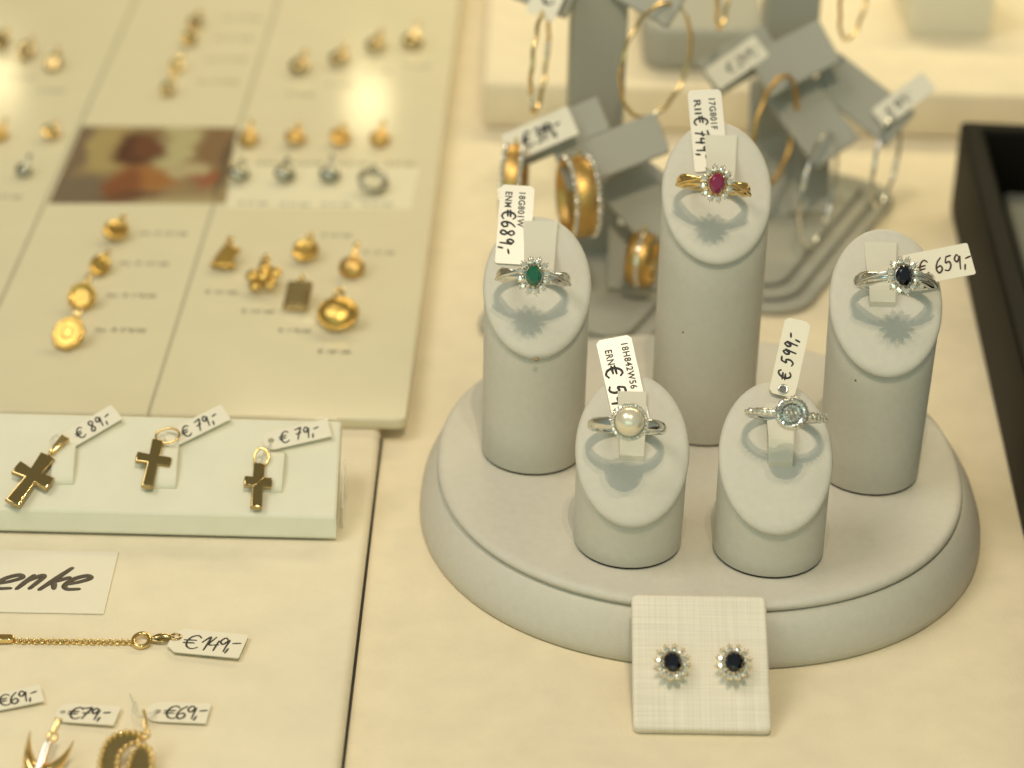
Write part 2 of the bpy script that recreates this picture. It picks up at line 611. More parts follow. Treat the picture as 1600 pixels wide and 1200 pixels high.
def price_tag(label, a, b, n, width, text=None, tx=.3, ty=-.14, th=.3, tw=.022, ink='ink', prints=(), hole=None, round_end=False, clip=.08, m='paper', group=None, bend=0.0, r=.04, slant=.12, track=1.0):
    a, b = V(a), V(b)
    L = (b - a).length
    M = frame(a, b - a, n)
    t = thing('price_tag', label, 'price tag', group, matrix=M)
    bpy.context.view_layer.update()
    out = tag_outline(L, width, clip, round_end, r)
    mb = MB()
    mb.slab(out, 0, 0.022)
    mb.build('paper', MT[m], t)
    if text:
        hand_text(text, tx, ty, th, tw, z=.0245, slant=slant, track=track).build('handwriting', MT[ink], t)
    if prints:
        for (s_, x, y, h, ln) in prints:
            pm = MB()
            print_text(pm, s_, x, y, h, ln, z=.0255)
            pm.build('printed_code', MT['ink'], t)
    if hole:
        hm = MB()
        hx, hr, hmat = hole
        if hmat == 'eyelet':
            hm.tube([(hx + hr * math.cos(2 * PI * i / 20), hr * math.sin(2 * PI * i / 20), .026) for i in range(20)], .035, 8, closed=True)
            hm.build('eyelet', MT['silver'], t)
            MB().slab([(hx + hr * p[0], hr * p[1]) for p in ellipse(1, 1, 20)], .0225, .0235).build('hole', MT['grey_pad'], t)
        else:
            MB().slab([(hx + hr * p[0], hr * p[1]) for p in ellipse(1, 1, 16)], .0225, .0235).build('hole', MT['board_line'], t)
    return t


# ------------------------------------------------------------------ the setting
tab = MB()
tab.add([(-90, -60, 0), (90, -60, 0), (90, 110, 0), (-90, 110, 0)], [(0, 1, 2, 3)], False)
tag_props(tab.build('table_top', MT['felt']), 'cream felt covered table top of the shop window', 'table top', kind='structure')
st = MB()
st.box((34, 45, 0.93), (70.6, 50, 1.74), bev=.12)
tag_props(st.build('back_step', MT['felt']), 'low cream felt step along the back of the display', 'step', kind='structure')

# left felt board with a rounded edge
FZ = 0.40
fb = MB()
fb.slab(rrect(40, 46, .5), 0.0, FZ, .22, botbev=False, seg=5)
fbo = fb.build('felt_board', MT['felt_left'], loc=(-3.74 - 20, -26, 0.003))
gp = MB()
gp.box((20.035, 0, .004), (.075, 45, .006))
gp.build('edge_gap_shade', MT['gap_shade'], fbo)  # flush dark strip, painted shade of the gap along the board edge
tag_props(fbo, 'cream padded felt board under the gold crosses, its edge making a seam in the table', 'display board')

# ------------------------------------------------------------------ oval ring display base
BZ = 1.70
base = thing('ring_display', 'large oval white leatherette base with a padded top under the five ring pedestals', 'display base', loc=(5.1, -7.0, 0))
N = 120


def oval(a, b, z, cx=0, cy=0, ex=2.2):
    return [V((cx + p[0], cy + p[1], z)) for p in ellipse(a, b, N, ex)]


side = MB()
prof = [(7.52, 7.75, 0.012), (7.60, 7.83, .06), (7.62, 7.84, .25), (7.58, 7.80, .5), (7.47, 7.69, .8), (7.30, 7.53, 1.1), (7.12, 7.36, 1.32), (7.0, 7.25, 1.42)]
side.loops([oval(a, b, z, 0.08, 0.15 * (1.4 - z) / 1.4) for a, b, z in prof])
side.build('base_side', MT['leather'], base)
lip = MB()
prof = [(6.93, 7.18, 1.40), (7.02, 7.27, 1.46), (7.07, 7.32, 1.53), (7.06, 7.31, 1.60), (7.0, 7.25, 1.66), (6.92, 7.17, 1.69), (6.8, 7.05, BZ), (4, 4.2, BZ)]
lip.loops([oval(a, b, z) for a, b, z in prof], capsmooth=True)
lip.build('top_pad', MT['leather'], base)

# ------------------------------------------------------------------ ring pedestals
PED = {  # x, y, bottom radius, top radius, mid height of the slanted face, slope, tab: (u offset, top, bottom, width top, width bottom), label
    'emerald': (0.60, -6.98, 1.37, 1.39, 6.62, .97, (0.05, 1.42, -.28, .92, .72), 'medium tall slanted white ring pedestal holding the emerald ring'),
    'ruby': (5.29, -5.16, 1.42, 1.43, 8.62, .97, (0.10, 1.22, -.30, .88, .66), 'tallest slanted white ring pedestal, holding the ruby ring'),
    'sapphire': (9.62, -7.67, 1.33, 1.44, 6.74, .97, (-.12, 1.25, -.52, .86, .66), 'medium tall slanted white ring pedestal holding the sapphire ring'),
    'pearl': (3.04, -11.51, 1.36, 1.40, 4.36, .97, (-.02, 1.13, -.66, .74, .60), 'short slanted white ring pedestal holding the pearl ring'),
    'diamond': (6.60, -11.74, 1.40, 1.40, 4.38, .97, (.10, 1.0, -.62, .70, .60), 'short slanted white ring pedestal holding the round diamond ring'),
}
FACE = {}


def pedestal(key):
    x, y, rb, rt, zm, sl, tabp, label = PED[key]
    t = thing('ring_pedestal', label, 'ring pedestal', 'ring pedestals on the oval base', loc=(x, y, BZ))
    n = 72
    h = zm - BZ
    mb = MB()
    rings = []
    cs = [(math.cos(2 * PI * j / n), math.sin(2 * PI * j / n)) for j in range(n)]
    rings.append([V((rb * .97 * c, rb * .97 * s_, 0.06)) for c, s_ in cs])
    rings.append([V((rb * c, rb * s_, .12)) for c, s_ in cs])
    for k in (0.3, .6, .85, 1.0):
        r = rb + (rt - rb) * k
        rings.append([V((r * c, r * s_, .09 + (h + sl * r * s_ - .12 - .09) * k)) for c, s_ in cs])
    rings.append([V((rt * .985 * c, rt * .985 * s_, h + sl * rt * .985 * s_ - .05)) for c, s_ in cs])
    rings.append([V((rt * .9 * c, rt * .9 * s_, h + sl * rt * .9 * s_ - .02)) for c, s_ in cs])
    mb.loops(rings)
    mb.build('column', MT['leather'], t)
    MB().lathe([(rb * .95, .004), (rb * .95, .065)], 48).build('foot_gap_shade', MT['gap_shade'], t)  # dark disc painting the shaded gap under the column
    # slanted padded face: local frame on the face
    nv = V((0, -sl, 1)).normalized()
    vv = V((0, 1, sl)).normalized()
    el = math.sqrt(1 + sl * sl)
    pm = MB()
    rings = []
    for s_k, off in ((.94, -.03), (.985, -.02), (1.012, .03), (1.02, .09), (1.012, .14), (.99, .185), (.955, .215), (.9, .23), (.6, .235), (.25, .235)):
        rings.append([V((rt * s_k * c, 0, h)) + vv * (rt * s_k * s_ * el) + nv * off - vv * off * .0 for c, s_ in cs])
    pm.loops(rings, capsmooth=True)
    pm.build('face_pad', MT['leather'], t)
    # strap the ring is threaded on
    u0, top, bot, wt, wb = tabp
    org = V((0, 0, h)) + nv * .235
    prof = []
    K = 18
    for i in range(K + 1):
        s_ = top + (bot - top) * i / K
        hgt = .07 + .20 * math.exp(-((s_ - .05) / .42) ** 2)
        if i == K: hgt = .0
        prof.append((s_, wt + (wb - wt) * i / K, hgt))
    tm = MB()
    rings = []
    for s_, w_, hg in prof:
        u_ = u0
        p = org + V((u_, 0, 0)) + vv * (s_ + .35)
        hw = w_ / 2
        rings.append([p + V((-hw, 0, 0)) + nv * (hg - .07), p + V((hw, 0, 0)) + nv * (hg - .07), p + V((hw, 0, 0)) + nv * (hg - .01), p + V((hw - .02, 0, 0)) + nv * hg, p + V((-hw + .02, 0, 0)) + nv * hg, p + V((-hw, 0, 0)) + nv * (hg - .01)])
    tm.loops(rings, smooth=False)
    tm.build('ring_strap', MT['leather_strap'], t)
    FACE[key] = (V((x, y, zm)) + nv * .235, nv, vv)
    return t


for k in PED:
    pedestal(k)

# ------------------------------------------------------------------ rings


def brilliant(r, depth=.5, table=.55, n=8, sx_=1.0, sy_=1.0):
    """faceted stone, girdle in the xy plane, table towards +z"""
    mb = MB()
    def ring(rad, z, k, ph=0.0):
        return [V((rad * r * sx_ * math.cos(2 * PI * (j + ph) / k), rad * r * sy_ * math.sin(2 * PI * (j + ph) / k), z * r)) for j in range(k)]
    t = ring(table, .50, n); mid = ring(.80, .32, n, .5); g = ring(1.0, .02, 2 * n); g2 = ring(1.0, -.03, 2 * n)
    vs = t + mid + g + g2 + [V((0, 0, -depth * r))]
    T, Mi, G, H, B = 0, n, 2 * n, 4 * n, 6 * n
    fs = [list(range(n))]
    for j in range(n):
        j2 = (j + 1) % n
        fs.append((T + j, Mi + j, T + j2))
        fs.append((T + j, Mi + (j - 1) % n, G + 2 * j, Mi + j))
        fs.append((Mi + j, G + 2 * j, G + 2 * j + 1))
        fs.append((Mi + j, G + 2 * j + 1, G + (2 * j + 2) % (2 * n)))
    for j in range(2 * n):
        j2 = (j + 1) % (2 * n)
        fs.append((G + j2, G + j, H + j, H + j2))
        fs.append((H + j2, H + j, B))
    mb.add(vs, [tuple(reversed(f)) if False else f for f in fs], False)
    return mb


def band_mesh(R, width, thick, a0, a1, n=72, crown=.5):
    """open or closed finger-ring band round local z; width/thick are functions of the angle; 0 deg = head (-y)"""
    mb = MB()
    rings = []
    for i in range(n + 1):
        a = a0 + (a1 - a0) * i / n
        ang = -PI / 2 + a
        d = V((math.cos(ang), math.sin(ang), 0))
        w, t = width(a), thick(a)
        pr = [(0, -w * .5), (t * .55, -w * .48), (t * .9, -w * .3), (t, 0), (t * .9, w * .3), (t * .55, w * .48), (0, w * .5), (-.015, w * .3), (-.02, 0), (-.015, -w * .3)]
        rings.append([d * (R - t + p[0]) + V((0, 0, p[1])) for p in pr])
    mb.loops(rings)
    return mb


HEADROT = Matrix.Rotation(PI / 2, 4, 'X')      # z -> -y : stones look along -y


def ring_matrix(B, elev, yaw=0.0, roll=0.0, R=1.0, sink=.04):
    rot = Matrix.Rotation(yaw, 4, 'Z') @ Matrix.Rotation(-elev, 4, 'X') @ Matrix.Rotation(roll, 4, 'Y')
    v = rot @ V((0, -1, 0))
    return Matrix.Translation(B + v * (R - sink)) @ rot


_halo = {}


def cluster(t, M, stone, metal, sx_=.275, sy_=.345, rh=.442, count=12, dr=.114, rotz=0.0, prong_metal=None):
    """oval centre stone in a halo of diamonds, built looking along local +z of M"""
    pm = MT[prong_metal or metal]
    seat = MB()
    seat.lathe([(.16, -.34), (.30, -.14), (.42, -.08), (.42, -.05), (.31, -.02), (.29, .08), (.275, .08)], 32, m=M @ Matrix.Diagonal((1, 1.12, 1, 1)))
    seat.build('setting', MT[metal], t)
    cs = brilliant(1.0, .4, .6, 9)
    sm = Matrix.Translation((0, 0, .10)) @ Matrix.Diagonal((sx_, sy_, .30, 1))
    o = cs.build('centre_stone', MT[stone], t, matrix=M @ sm)
    if 'd' not in _halo:
        dm = brilliant(1.0, .5, .5, 6)
        _halo['d'] = dm
    proto = None
    pr = MB()
    for i in range(count):
        a = 2 * PI * (i + .5) / count + rotz
        rr = rh * (1 + .07 * abs(math.sin(a)))
        p = V((rr * math.cos(a) * .985, rr * math.sin(a) * 1.06, -.01))
        tilt = Matrix.Rotation(.28, 4, V((-math.sin(a), math.cos(a), 0)))
        mm = M @ Matrix.Translation(p) @ tilt @ Matrix.Rotation(a, 4, 'Z') @ Matrix.Scale(dr, 4)
        if proto is None:
            proto = _halo['d'].build('halo_diamond', MT['diamond'], t, matrix=mm)
        else:
            c = proto.copy(); COL.objects.link(c); c.parent = t; c.matrix_local = mm
        for da in (-.13, .13):
            q = V((math.cos(a + da) * (rr + dr * .95), math.sin(a + da) * (rr + dr * .95) * 1.05, .02))
            pr.ball(q, .026, 6, 4, m=M, sc=(1, 1, 1.6))
            qi = V((math.cos(a + da) * (rr - dr * .9), math.sin(a + da) * (rr - dr * .9) * 1.05, .05))
            pr.ball(qi, .021, 6, 4, m=M)
        q = V((math.cos(a) * (rr + dr * 1.45), math.sin(a) * (rr + dr * 1.45) * 1.05, .01))
        pr.tube([V((math.cos(a) * (rr + dr * .8), math.sin(a) * (rr + dr * .8) * 1.05, -.06)), q], [.03, .016], 6, m=M)
        pr.ball(q, .026, 6, 4, m=M)
    for k in range(4):
        a = PI / 4 + k * PI / 2
        pr.ball(V((sx_ * 1.0 * math.cos(a), sy_ * 1.0 * math.sin(a), .12)), .035, 8, 5, m=M)
    pr.build('prongs', pm, t)


def face_pt(key, px, py, off=0.0):
    p0, n, v = FACE[key]
    return on_plane(px, py, p0 + n * off, n)


def project(p):
    v = V(p) - CPOS
    z = v.dot(FWD)
    return 800 + FPX * v.dot(RIGHT) / z, 600 - FPX * v.dot(UP) / z


def seat_ring(key, hx, hy, elev, yaw=0.0, roll=0.0, R=1.0, sink=.04):
    """back of the ring on the face so that the head comes where the photo shows it"""
    bx, by = hx, hy
    for _ in range(8):
        M = ring_matrix(face_pt(key, bx, by), elev, yaw, roll, R, sink)
        px, py = project(M @ V((0, -R - .1, 0)))
        bx += hx - px; by += hy - py
    return face_pt(key, bx, by)


def cluster_ring(label, B, elev, stone, metal, yaw=0, roll=0, R=1.0, twist=True):
    t = thing('finger_ring', label, 'ring', 'rings on the slanted pedestals', matrix=ring_matrix(B, elev, yaw, roll, R))
    def w(a):
        x = abs(((a + PI) % (2 * PI)) - PI)
        return .22 + .17 * math.exp(-((x - 1.15) / .5) ** 2) - .06 * math.exp(-(x / .35) ** 2)
    def th(a):
        x = abs(((a + PI) % (2 * PI)) - PI)
        return .12 + .05 * math.exp(-((x - 1.1) / .5) ** 2)
    b = band_mesh(R, w, th, .22, 2 * PI - .22, 96)
    b.build('band', MT[metal], t)
    # second crossing shoulder wires
    for s_ in (-1, 1):
        sw = MB()
        pts = []
        for i in range(14):
            u = i / 13
            a = -PI / 2 + s_ * (.22 + 1.08 * u)
            pts.append(V((math.cos(a) * (R + .012), math.sin(a) * (R + .012), (.15 - .27 * u))))
        sw.tube(pts, [.045 + .015 * math.sin(PI * i / 13) for i in range(14)], 8)
        sw.build('shoulder_wire', MT[metal], t)
    cluster(t, Matrix.Translation((0, -R - .08, 0)) @ HEADROT @ Matrix.Scale(.76, 4), stone, metal, prong_metal='silver')
    return t


D2 = math.radians
cluster_ring('white gold ring with an oval green emerald in a diamond halo', seat_ring('emerald', 834, 431, D2(28.5), 0, D2(3), .97), D2(28.5), 'emerald', 'silver', 0, D2(3), R=.97)
cluster_ring('yellow gold ring with an oval red ruby in a diamond halo', seat_ring('ruby', 1120, 287, D2(27), 0, D2(7), .98), D2(27), 'ruby', 'gold', 0, D2(7), R=.98)
cluster_ring('white gold ring with an oval dark blue sapphire in a diamond halo', seat_ring('sapphire', 1412, 431, D2(34), D2(3), D2(2), 1.05), D2(34), 'sapphire', 'silver', D2(3), D2(2), R=1.05)

# pearl ring
R = .98
t = thing('finger_ring', 'white gold ring with a round cream pearl in a fine diamond halo', 'ring', 'rings on the slanted pedestals', matrix=ring_matrix(seat_ring('pearl', 983.5, 660, D2(35), 0, D2(2), R), D2(35), 0, D2(2), R))
band_mesh(R, lambda a: .27 + .05 * math.cos(a), lambda a: .14, .25, 2 * PI - .25, 96).build('band', MT['silver'], t)
PM = Matrix.Translation((0, -R - .1, 0)) @ HEADROT @ Matrix.Scale(.92, 4)
MB().lathe([(.12, -.3), (.3, -.1), (.47, -.02), (.5, .03), (.47, .08), (.40, .06), (.3, -.05)], 40, m=PM).build('setting', MT['silver'], t)
MB().ball((0, 0, .20), .385, 40, 24, m=PM).build('pearl', MT['pearl'], t)
hm = MB()
for i in range(26):
    a = 2 * PI * i / 26
    br = brilliant(.055, .5, .5, 6)
    mm = PM @ Matrix.Translation((.455 * math.cos(a), .455 * math.sin(a), .075)) @ Matrix.Rotation(.35, 4, V((-math.sin(a), math.cos(a), 0))) @ Matrix.Rotation(a * 3, 4, 'Z')
    hm.add(br.v, br.f, False, mm)
hm.build('diamond_halo', MT['diamond'], t)
pr = MB()
for i in range(26):
    a = 2 * PI * (i + .5) / 26
    pr.ball((.485 * math.cos(a), .485 * math.sin(a), .085), .02, 6, 4, m=PM)
pr.build('prongs', MT['silver'], t)

# round diamond cluster ring with pave shoulders
R = 1.0
t = thing('finger_ring', 'white gold ring with a round diamond cluster head and diamond set shoulders', 'ring', 'rings on the slanted pedestals', matrix=ring_matrix(seat_ring('diamond', 1237, 646, D2(32), D2(2), D2(5), R), D2(32), D2(2), D2(5), R))
band_mesh(R, lambda a: .21, lambda a: .13, .25, 2 * PI - .25, 96).build('band', MT['silver'], t)
PM = Matrix.Translation((0, -R - .08, 0)) @ HEADROT @ Matrix.Scale(.88, 4)
MB().lathe([(.12, -.3), (.32, -.12), (.44, -.05), (.46, .05), (.43, .10), (.29, .10), (.26, -.03), (.22, -.05), (.215, .11), (.19, .13), (.17, .1)], 48, m=PM).build('setting', MT['silver'], t)
hm = MB(); pr = MB()
for rad, cnt, rr, z in ((.375, 20, .052, .105), (.44, 26, .040, .02), (.13, 6, .062, .13), (0, 1, .062, .14), (.225, 16, .028, .12)):
    for i in range(cnt):
        a = 2 * PI * i / cnt
        br = brilliant(rr, .5, .5, 6)
        mm = PM @ Matrix.Translation((rad * math.cos(a), rad * math.sin(a), z)) @ Matrix.Rotation(.2 if rad > .3 else 0, 4, V((-math.sin(a), math.cos(a), 0))) @ Matrix.Rotation(a * 2.3, 4, 'Z')
        hm.add(br.v, br.f, False, mm)
        if rad > .3:
            a2 = a + PI / cnt
            pr.ball(((rad + .01) * math.cos(a2), (rad + .01) * math.sin(a2), z + .012), .016, 6, 4, m=PM)
hm.build('diamond_cluster', MT['diamond_smoky'], t)
for s_ in (-1, 1):
    sh = MB()
    for i in range(7):
        a = s_ * (.50 + .155 * i)
        mm = Matrix.Rotation(a, 4, 'Z') @ Matrix.Translation((0, -R - .012, 0)) @ HEADROT
        br = brilliant(.066, .5, .5, 4)
        sh.add(br.v, br.f, False, mm @ Matrix.Rotation(.4, 4, 'Z'))
        for dz in (-.085, .085):
            pr.ball((.0, dz, .02), .022, 6, 4, m=Matrix.Rotation(a + .078, 4, 'Z') @ Matrix.Translation((0, -R, 0)) @ HEADROT)
    sh.build('shoulder_diamonds', MT['diamond'], t)
pr.build('prongs', MT['silver'], t)

# tags of the rings
def face_tag(key, label, apx, bpx, width, off=.03, n2=None, **kw):
    p0, n, v = FACE[key]
    nn = n if n2 is None else n2
    pa = on_plane(apx[0], apx[1], p0 + n * off, nn); pb = on_plane(bpx[0], bpx[1], p0 + n * off, nn)
    return price_tag(label, pa, pb, nn, width, group='price tags of the rings', **kw)


face_tag('emerald', 'white printed tag reading 18G801W ENM and 689 behind the emerald ring', (809, 290), (800, 413), .90, text='E689,', tx=.74, ty=-.36, th=.36, tw=.030,
         prints=[('18G801W', .20, .06, .17, .98), ('ENM', .20, -.30, .18, .44)], m='tag_plastic', clip=.09, track=1.10, slant=.0)
face_tag('ruby', 'white printed tag reading 17G801F RII and 749 behind the ruby ring', (1100, 141), (1112, 268), .90, text='E 749,', tx=.78, ty=-.34, th=.36, tw=.030,
         prints=[('17G801F', .26, .10, .17, .90), ('RII', .28, -.30, .18, .42)], m='tag_plastic', clip=.09, track=1.0, slant=.0)
face_tag('pearl', 'white printed tag reading 18H842W56 ERN behind the pearl ring', (958, 528), (990, 672), .90, text='E 548,', tx=.76, ty=-.38, th=.42, tw=.034,
         prints=[('18H842W56', .20, .16, .17, 1.22), ('ERN', .30, -.28, .18, .40)], m='tag_plastic', clip=.09, track=1.1, slant=.0)
face_tag('sapphire', 'narrow cream tag marked 659 in dark red ink beside the sapphire ring', (1416, 424), (1518, 404), .88, off=.35, text='E 659,', tx=.30, ty=-.22, th=.40, tw=.026, ink='ink_red', clip=.03, m='paper', track=1.0)
face_tag('diamond', 'cream tag marked 599 with a metal eyelet above the round diamond ring', (1221, 618), (1247, 500), .66, off=.12, text='E 599,', tx=.42, ty=-.12, th=.32, tw=.028, hole=(.16, .105, 'eyelet'), clip=.1, track=1.12, m='paper', r=.1)

# dried glue spot at the lower tip of the emerald pedestal's face
gs = MB()
gs.ball((0, 0, 0), .06, 10, 6, sc=(1.3, .6, .8))
ped_o = bpy.data.objects['ring_pedestal']
gs.build('glue_spot', MT['glue'], ped_o, loc=face_pt('emerald', 838, 562, -.06) - ped_o.location)

# ------------------------------------------------------------------ linen earring pad leaning on the base
pb_ = atz(1095.5, 1141, .22)
top_y = -14.55
pt_ = aty(1095, 929, top_y)
ax = V((1, .012, 0)).normalized()
upv = (pt_ - pb_); upv = (upv - ax * upv.dot(ax))
PH = upv.length
pn = ax.cross(upv).normalized()
M = frame((pb_ + pt_) / 2, ax, pn)
ep = MB()
ep.slab(rrect(3.28, PH, .14, 4), -.34, 0.0, .10, seg=4)
o = ep.build('earring_pad', MT['linen'], matrix=M)
tag_props(o, 'square white linen earring pad leaning against the front of the oval base', 'earring pad')
for i, (px, lab) in enumerate([(1049, 'left dark sapphire stud earring in a diamond halo on the linen pad'), (1144.5, 'right dark sapphire stud earring in a diamond halo on the linen pad')]):
    p = on_plane(px, 1044, pb_, pn)
    Me = frame(p + pn * .34, ax, pn) @ Matrix.Rotation(-.05 if i else .1, 4, 'Z')
    t = thing('stud_earring', lab, 'earring', 'sapphire stud earrings on the linen pad', matrix=Me)
    cluster(t, Matrix.Scale(.72, 4), 'sapphire', 'silver', sx_=.30, sy_=.375, rh=.45, prong_metal='gold')
    MB().tube([(0, 0, -.4), (0, 0, -.2)], .03, 8).build('post', MT['gold'], t)

# ------------------------------------------------------------------ price board with its printed cards
PBZ = 0.42
bt = 0.34
board = thing('price_board', 'glossy cream price board with ruled cards, printed prices and a photograph', 'price board', loc=(-23.0, 21.0, PBZ))
bb = MB()
x0, x1, y0, y1 = -27, 20.0, -24.72, 30
bb.slab([(x0, y0), (x1 - .3, y0), (x1 - .05, y0 + .1), (x1, y0 + .3), (x1 + .75, y1), (x0, y1)], 0, bt, .06)
bb.build('panel', MT['board'], board)
TZ = PBZ + bt
def wl(p, q, w_, z):
    d = (q - p).normalized(); s_ = V((-d.y, d.x, 0)) * w_ / 2
    lines = MB()
    lines.add([V((*(p - s_).to_2d(), z)), V((*(q - s_).to_2d(), z)), V((*(q + s_).to_2d(), z)), V((*(p + s_).to_2d(), z))], [(0, 1, 2, 3)], False)
    lines.build('ruled_line', MT['board_line'], board)
off = V((-23.0, 21.0, PBZ))
for a, b in (((435, 0), (232, 645)), ((212, 0), (2, 468))):
    p, q = atz(*a, TZ) - off, atz(*b, TZ) - off
    d = (p - q)
    wl(q - d * .03 if b[1] > 600 else q - d * .4, p + d * .3, .09, bt + .004)
# photograph
ph0 = atz(76, 318, TZ); ph1 = atz(352, 318, TZ); ph2 = atz(370, 200, TZ); ph3 = atz(128, 197, TZ)
pm = MB()
pts = [p - ph0 for p in (ph0, ph1, ph2, ph3)]
pm.add([V((p.x, p.y, z)) for z in (0, .006) for p in pts], [(4, 5, 6, 7), (0, 1, 5, 4), (1, 2, 6, 5), (2, 3, 7, 6), (3, 0, 4, 7)], False)
po = pm.build('photo_print', MT['photo'], board, loc=ph0 - off - V((0, 0, TZ - PBZ - bt - .004)))
# pale paper strip behind the row of silver pendants
stp = MB()
q = [atz(*p_, TZ) - off for p_ in ((352, 326), (641, 326), (656, 262), (374, 258))]
stp.add([V((p_.x, p_.y, bt + .003)) for p_ in q], [(0, 1, 2, 3)], False)
stp.build('pale_strip', MT['strip'], board)
# printed prices
CAPS = [(255, 365, 0, 'Au. € 129,00'), (225, 412, 0, 'Au. € 149,00'), (205, 462, 0, 'Au. € 198,00'), (188, 516, 0, 'Au. € 298,00'),
        (345, 457, 1, '€ 169,00'), (402, 487, 1, '€ 149,00'), (526, 368, 1, '€ 129,00'), (592, 395, 1, '€ 139,00'), (460, 517, 1, '€ 198,00'), (522, 550, 1, '€ 189,00'),
        (470, 148, 1, '€ 98,00'), (532, 133, 1, '€ 98,00'), (592, 112, 1, '€ 98,00'), (652, 104, 1, '€ 98,00'),
        (425, 256, 1, '€ 89,00'), (482, 256, 1, '€ 89,00'), (552, 256, 1, '€ 89,00'), (625, 256, 1, '€ 89,00'),
        (395, 318, 1, '€ 39,00'), (460, 320, 1, '€ 39,00'), (525, 320, 1, '€ 39,00'), (590, 320, 1, '€ 39,00'),
        (378, 28, 0, 'Au. € 98,00'), (366, 60, 0, 'Au. € 98,00'), (354, 93, 0, 'Au. € 98,00'), (340, 128, 0, 'Au. € 98,00'),
        (35, 122, 1, '€ 98,00'), (80, 142, 1, '€ 98,00'), (10, 308, 1, '€ 39,00')]
for px, py, k, s_ in CAPS:
    p = atz(px, py, TZ) - off
    ln = 1.55 if k == 0 else 1.0
    cap = MB()
    print_text(cap, s_, p.x - ln / 2, p.y - .1, .22, ln, z=bt + .006)
    cap.build('printed_price', MT['caption'], board)

# ------------------------------------------------------------------ pendants on the board


def pendant(kind, label, px, py, size, metal='gold_relief', group='small pendants on the price board', rot=0.0, z=None):
    """px, py: middle of the body; size: body width in photo pixels; bail points away from the viewer"""
    zz = (TZ if z is None else z)
    p = atz(px, py + 2, zz)
    s_ = size / ppc(p) / 2
    M = Matrix.Translation(p + V((0, 0, .62 * s_))) @ Matrix.Rotation(math.radians(34 + 14 * math.sin(px * 1.7 + py)), 4, 'X') @ Matrix.Rotation(.22 * math.sin(px * .9 + py * 2.1), 4, 'Y') @ Matrix.Rotation(rot, 4, 'Z')
    t = thing('pendant', label, 'pendant', group, matrix=M)
    h = .16 + .1 * s_
    b = MB()
    up_y = s_
    if kind == 'round':
        b.lathe([(s_ * .86, .02), (s_, .06), (s_, h * .8), (s_ * .93, h), (s_ * .84, h * .92), (s_ * .78, h * .66), (s_ * .45, h * .68), (s_ * .1, h * .7)], 28)
    elif kind == 'oval':
        b.lathe([(s_ * .86, .02), (s_, .06), (s_, h * .8), (s_ * .93, h), (s_ * .84, h * .92), (s_ * .76, h * .70), (s_ * .4, h * .78), (s_ * .1, h * .82)], 28, m=Matrix.Diagonal((1, 1.25, 1, 1)))
        up_y = s_ * 1.25
    elif kind == 'octagon':
        b.lathe([(s_ * .9, .02), (s_, .06), (s_, h * .8), (s_ * .9, h), (s_ * .8, h * .8), (s_ * .4, h * 1.1), (s_ * .1, h * 1.15)], 8, m=Matrix.Diagonal((1, 1.15, 1, 1)) @ Matrix.Rotation(PI / 8, 4, 'Z'))
        up_y = s_ * 1.1
    elif kind == 'rect':
        b.slab(rrect(2 * s_, 2.6 * s_, .06), .02, h, .03)
        b.slab(rrect(1.4 * s_, 1.9 * s_, .06), h - .01, h + .03, .012)
        up_y = s_ * 1.3
    elif kind == 'clover':
        for a in range(5):
            an = PI / 2 + a * 2 * PI / 5
            b.ball((.72 * s_ * math.cos(an), .72 * s_ * math.sin(an), h * .6), s_ * .42, 14, 8, sc=(1, 1, .5))
        b.ball((0, 0, h * .8), s_ * .42, 14, 8, sc=(1, 1, .6))
    elif kind == 'pillow':
        b.lathe([(s_ * .7, .02), (s_ * .95, h * .4), (s_, h * .8), (s_ * .9, h * 1.3), (s_ * .6, h * 1.7), (s_ * .2, h * 1.9)], 32, m=Matrix.Diagonal((1, .92, 1, 1)))
        b.tube([(s_ * 1.0 * math.cos(a), .92 * s_ * math.sin(a), h * .7) for a in [2 * PI * i / 32 for i in range(32)]], .07, 8, closed=True)
        up_y = s_ * .92
    elif kind == 'figure':
        b.slab([(-s_, -1.2 * s_), (s_ * .9, -1.2 * s_), (s_ * .65, -.1 * s_), (s_ * 1.0, .55 * s_), (s_ * .45, .75 * s_), (.1 * s_, 1.2 * s_), (-.3 * s_, .75 * s_), (-.6 * s_, .1 * s_)], .02, h * 1.2, .06)
        up_y = s_ * 1.15
    elif kind == 'drop':
        b.lathe([(s_ * .7, .02), (s_, h * .5), (s_ * .9, h), (s_ * .4, h * 1.4), (s_ * .05, h * 1.5)], 20, m=Matrix.Translation((0, -.15 * s_, 0)) @ Matrix.Diagonal((1, .85, 1, 1)))
        b.slab([(-.6 * s_, 0), (.6 * s_, 0), (.15 * s_, 1.1 * s_), (-.15 * s_, 1.1 * s_)], .02, h * .9, .03)
        up_y = s_ * 1.1
    elif kind == 'ring':
        b.tube([(s_ * math.cos(2 * PI * i / 28), s_ * .95 * math.sin(2 * PI * i / 28), h * .5 + .05) for i in range(28)], s_ * .24, 10, closed=True)
        b.ball((0, s_ * .9, h * .7), s_ * .35, 10, 6)
    b.build('body', MT[metal], t)
    l = MB()
    rr = max(.12, s_ * .34)
    l.tube([(rr * .55 * math.cos(2 * PI * i / 14), up_y + rr * .75 + rr * math.sin(2 * PI * i / 14), h * .6 + .03 * math.cos(2 * PI * i / 14)) for i in range(14)], rr * .38, 8, closed=True)
    l.build('bail', MT['gold' if metal.startswith('gold') else metal], t)
    return t


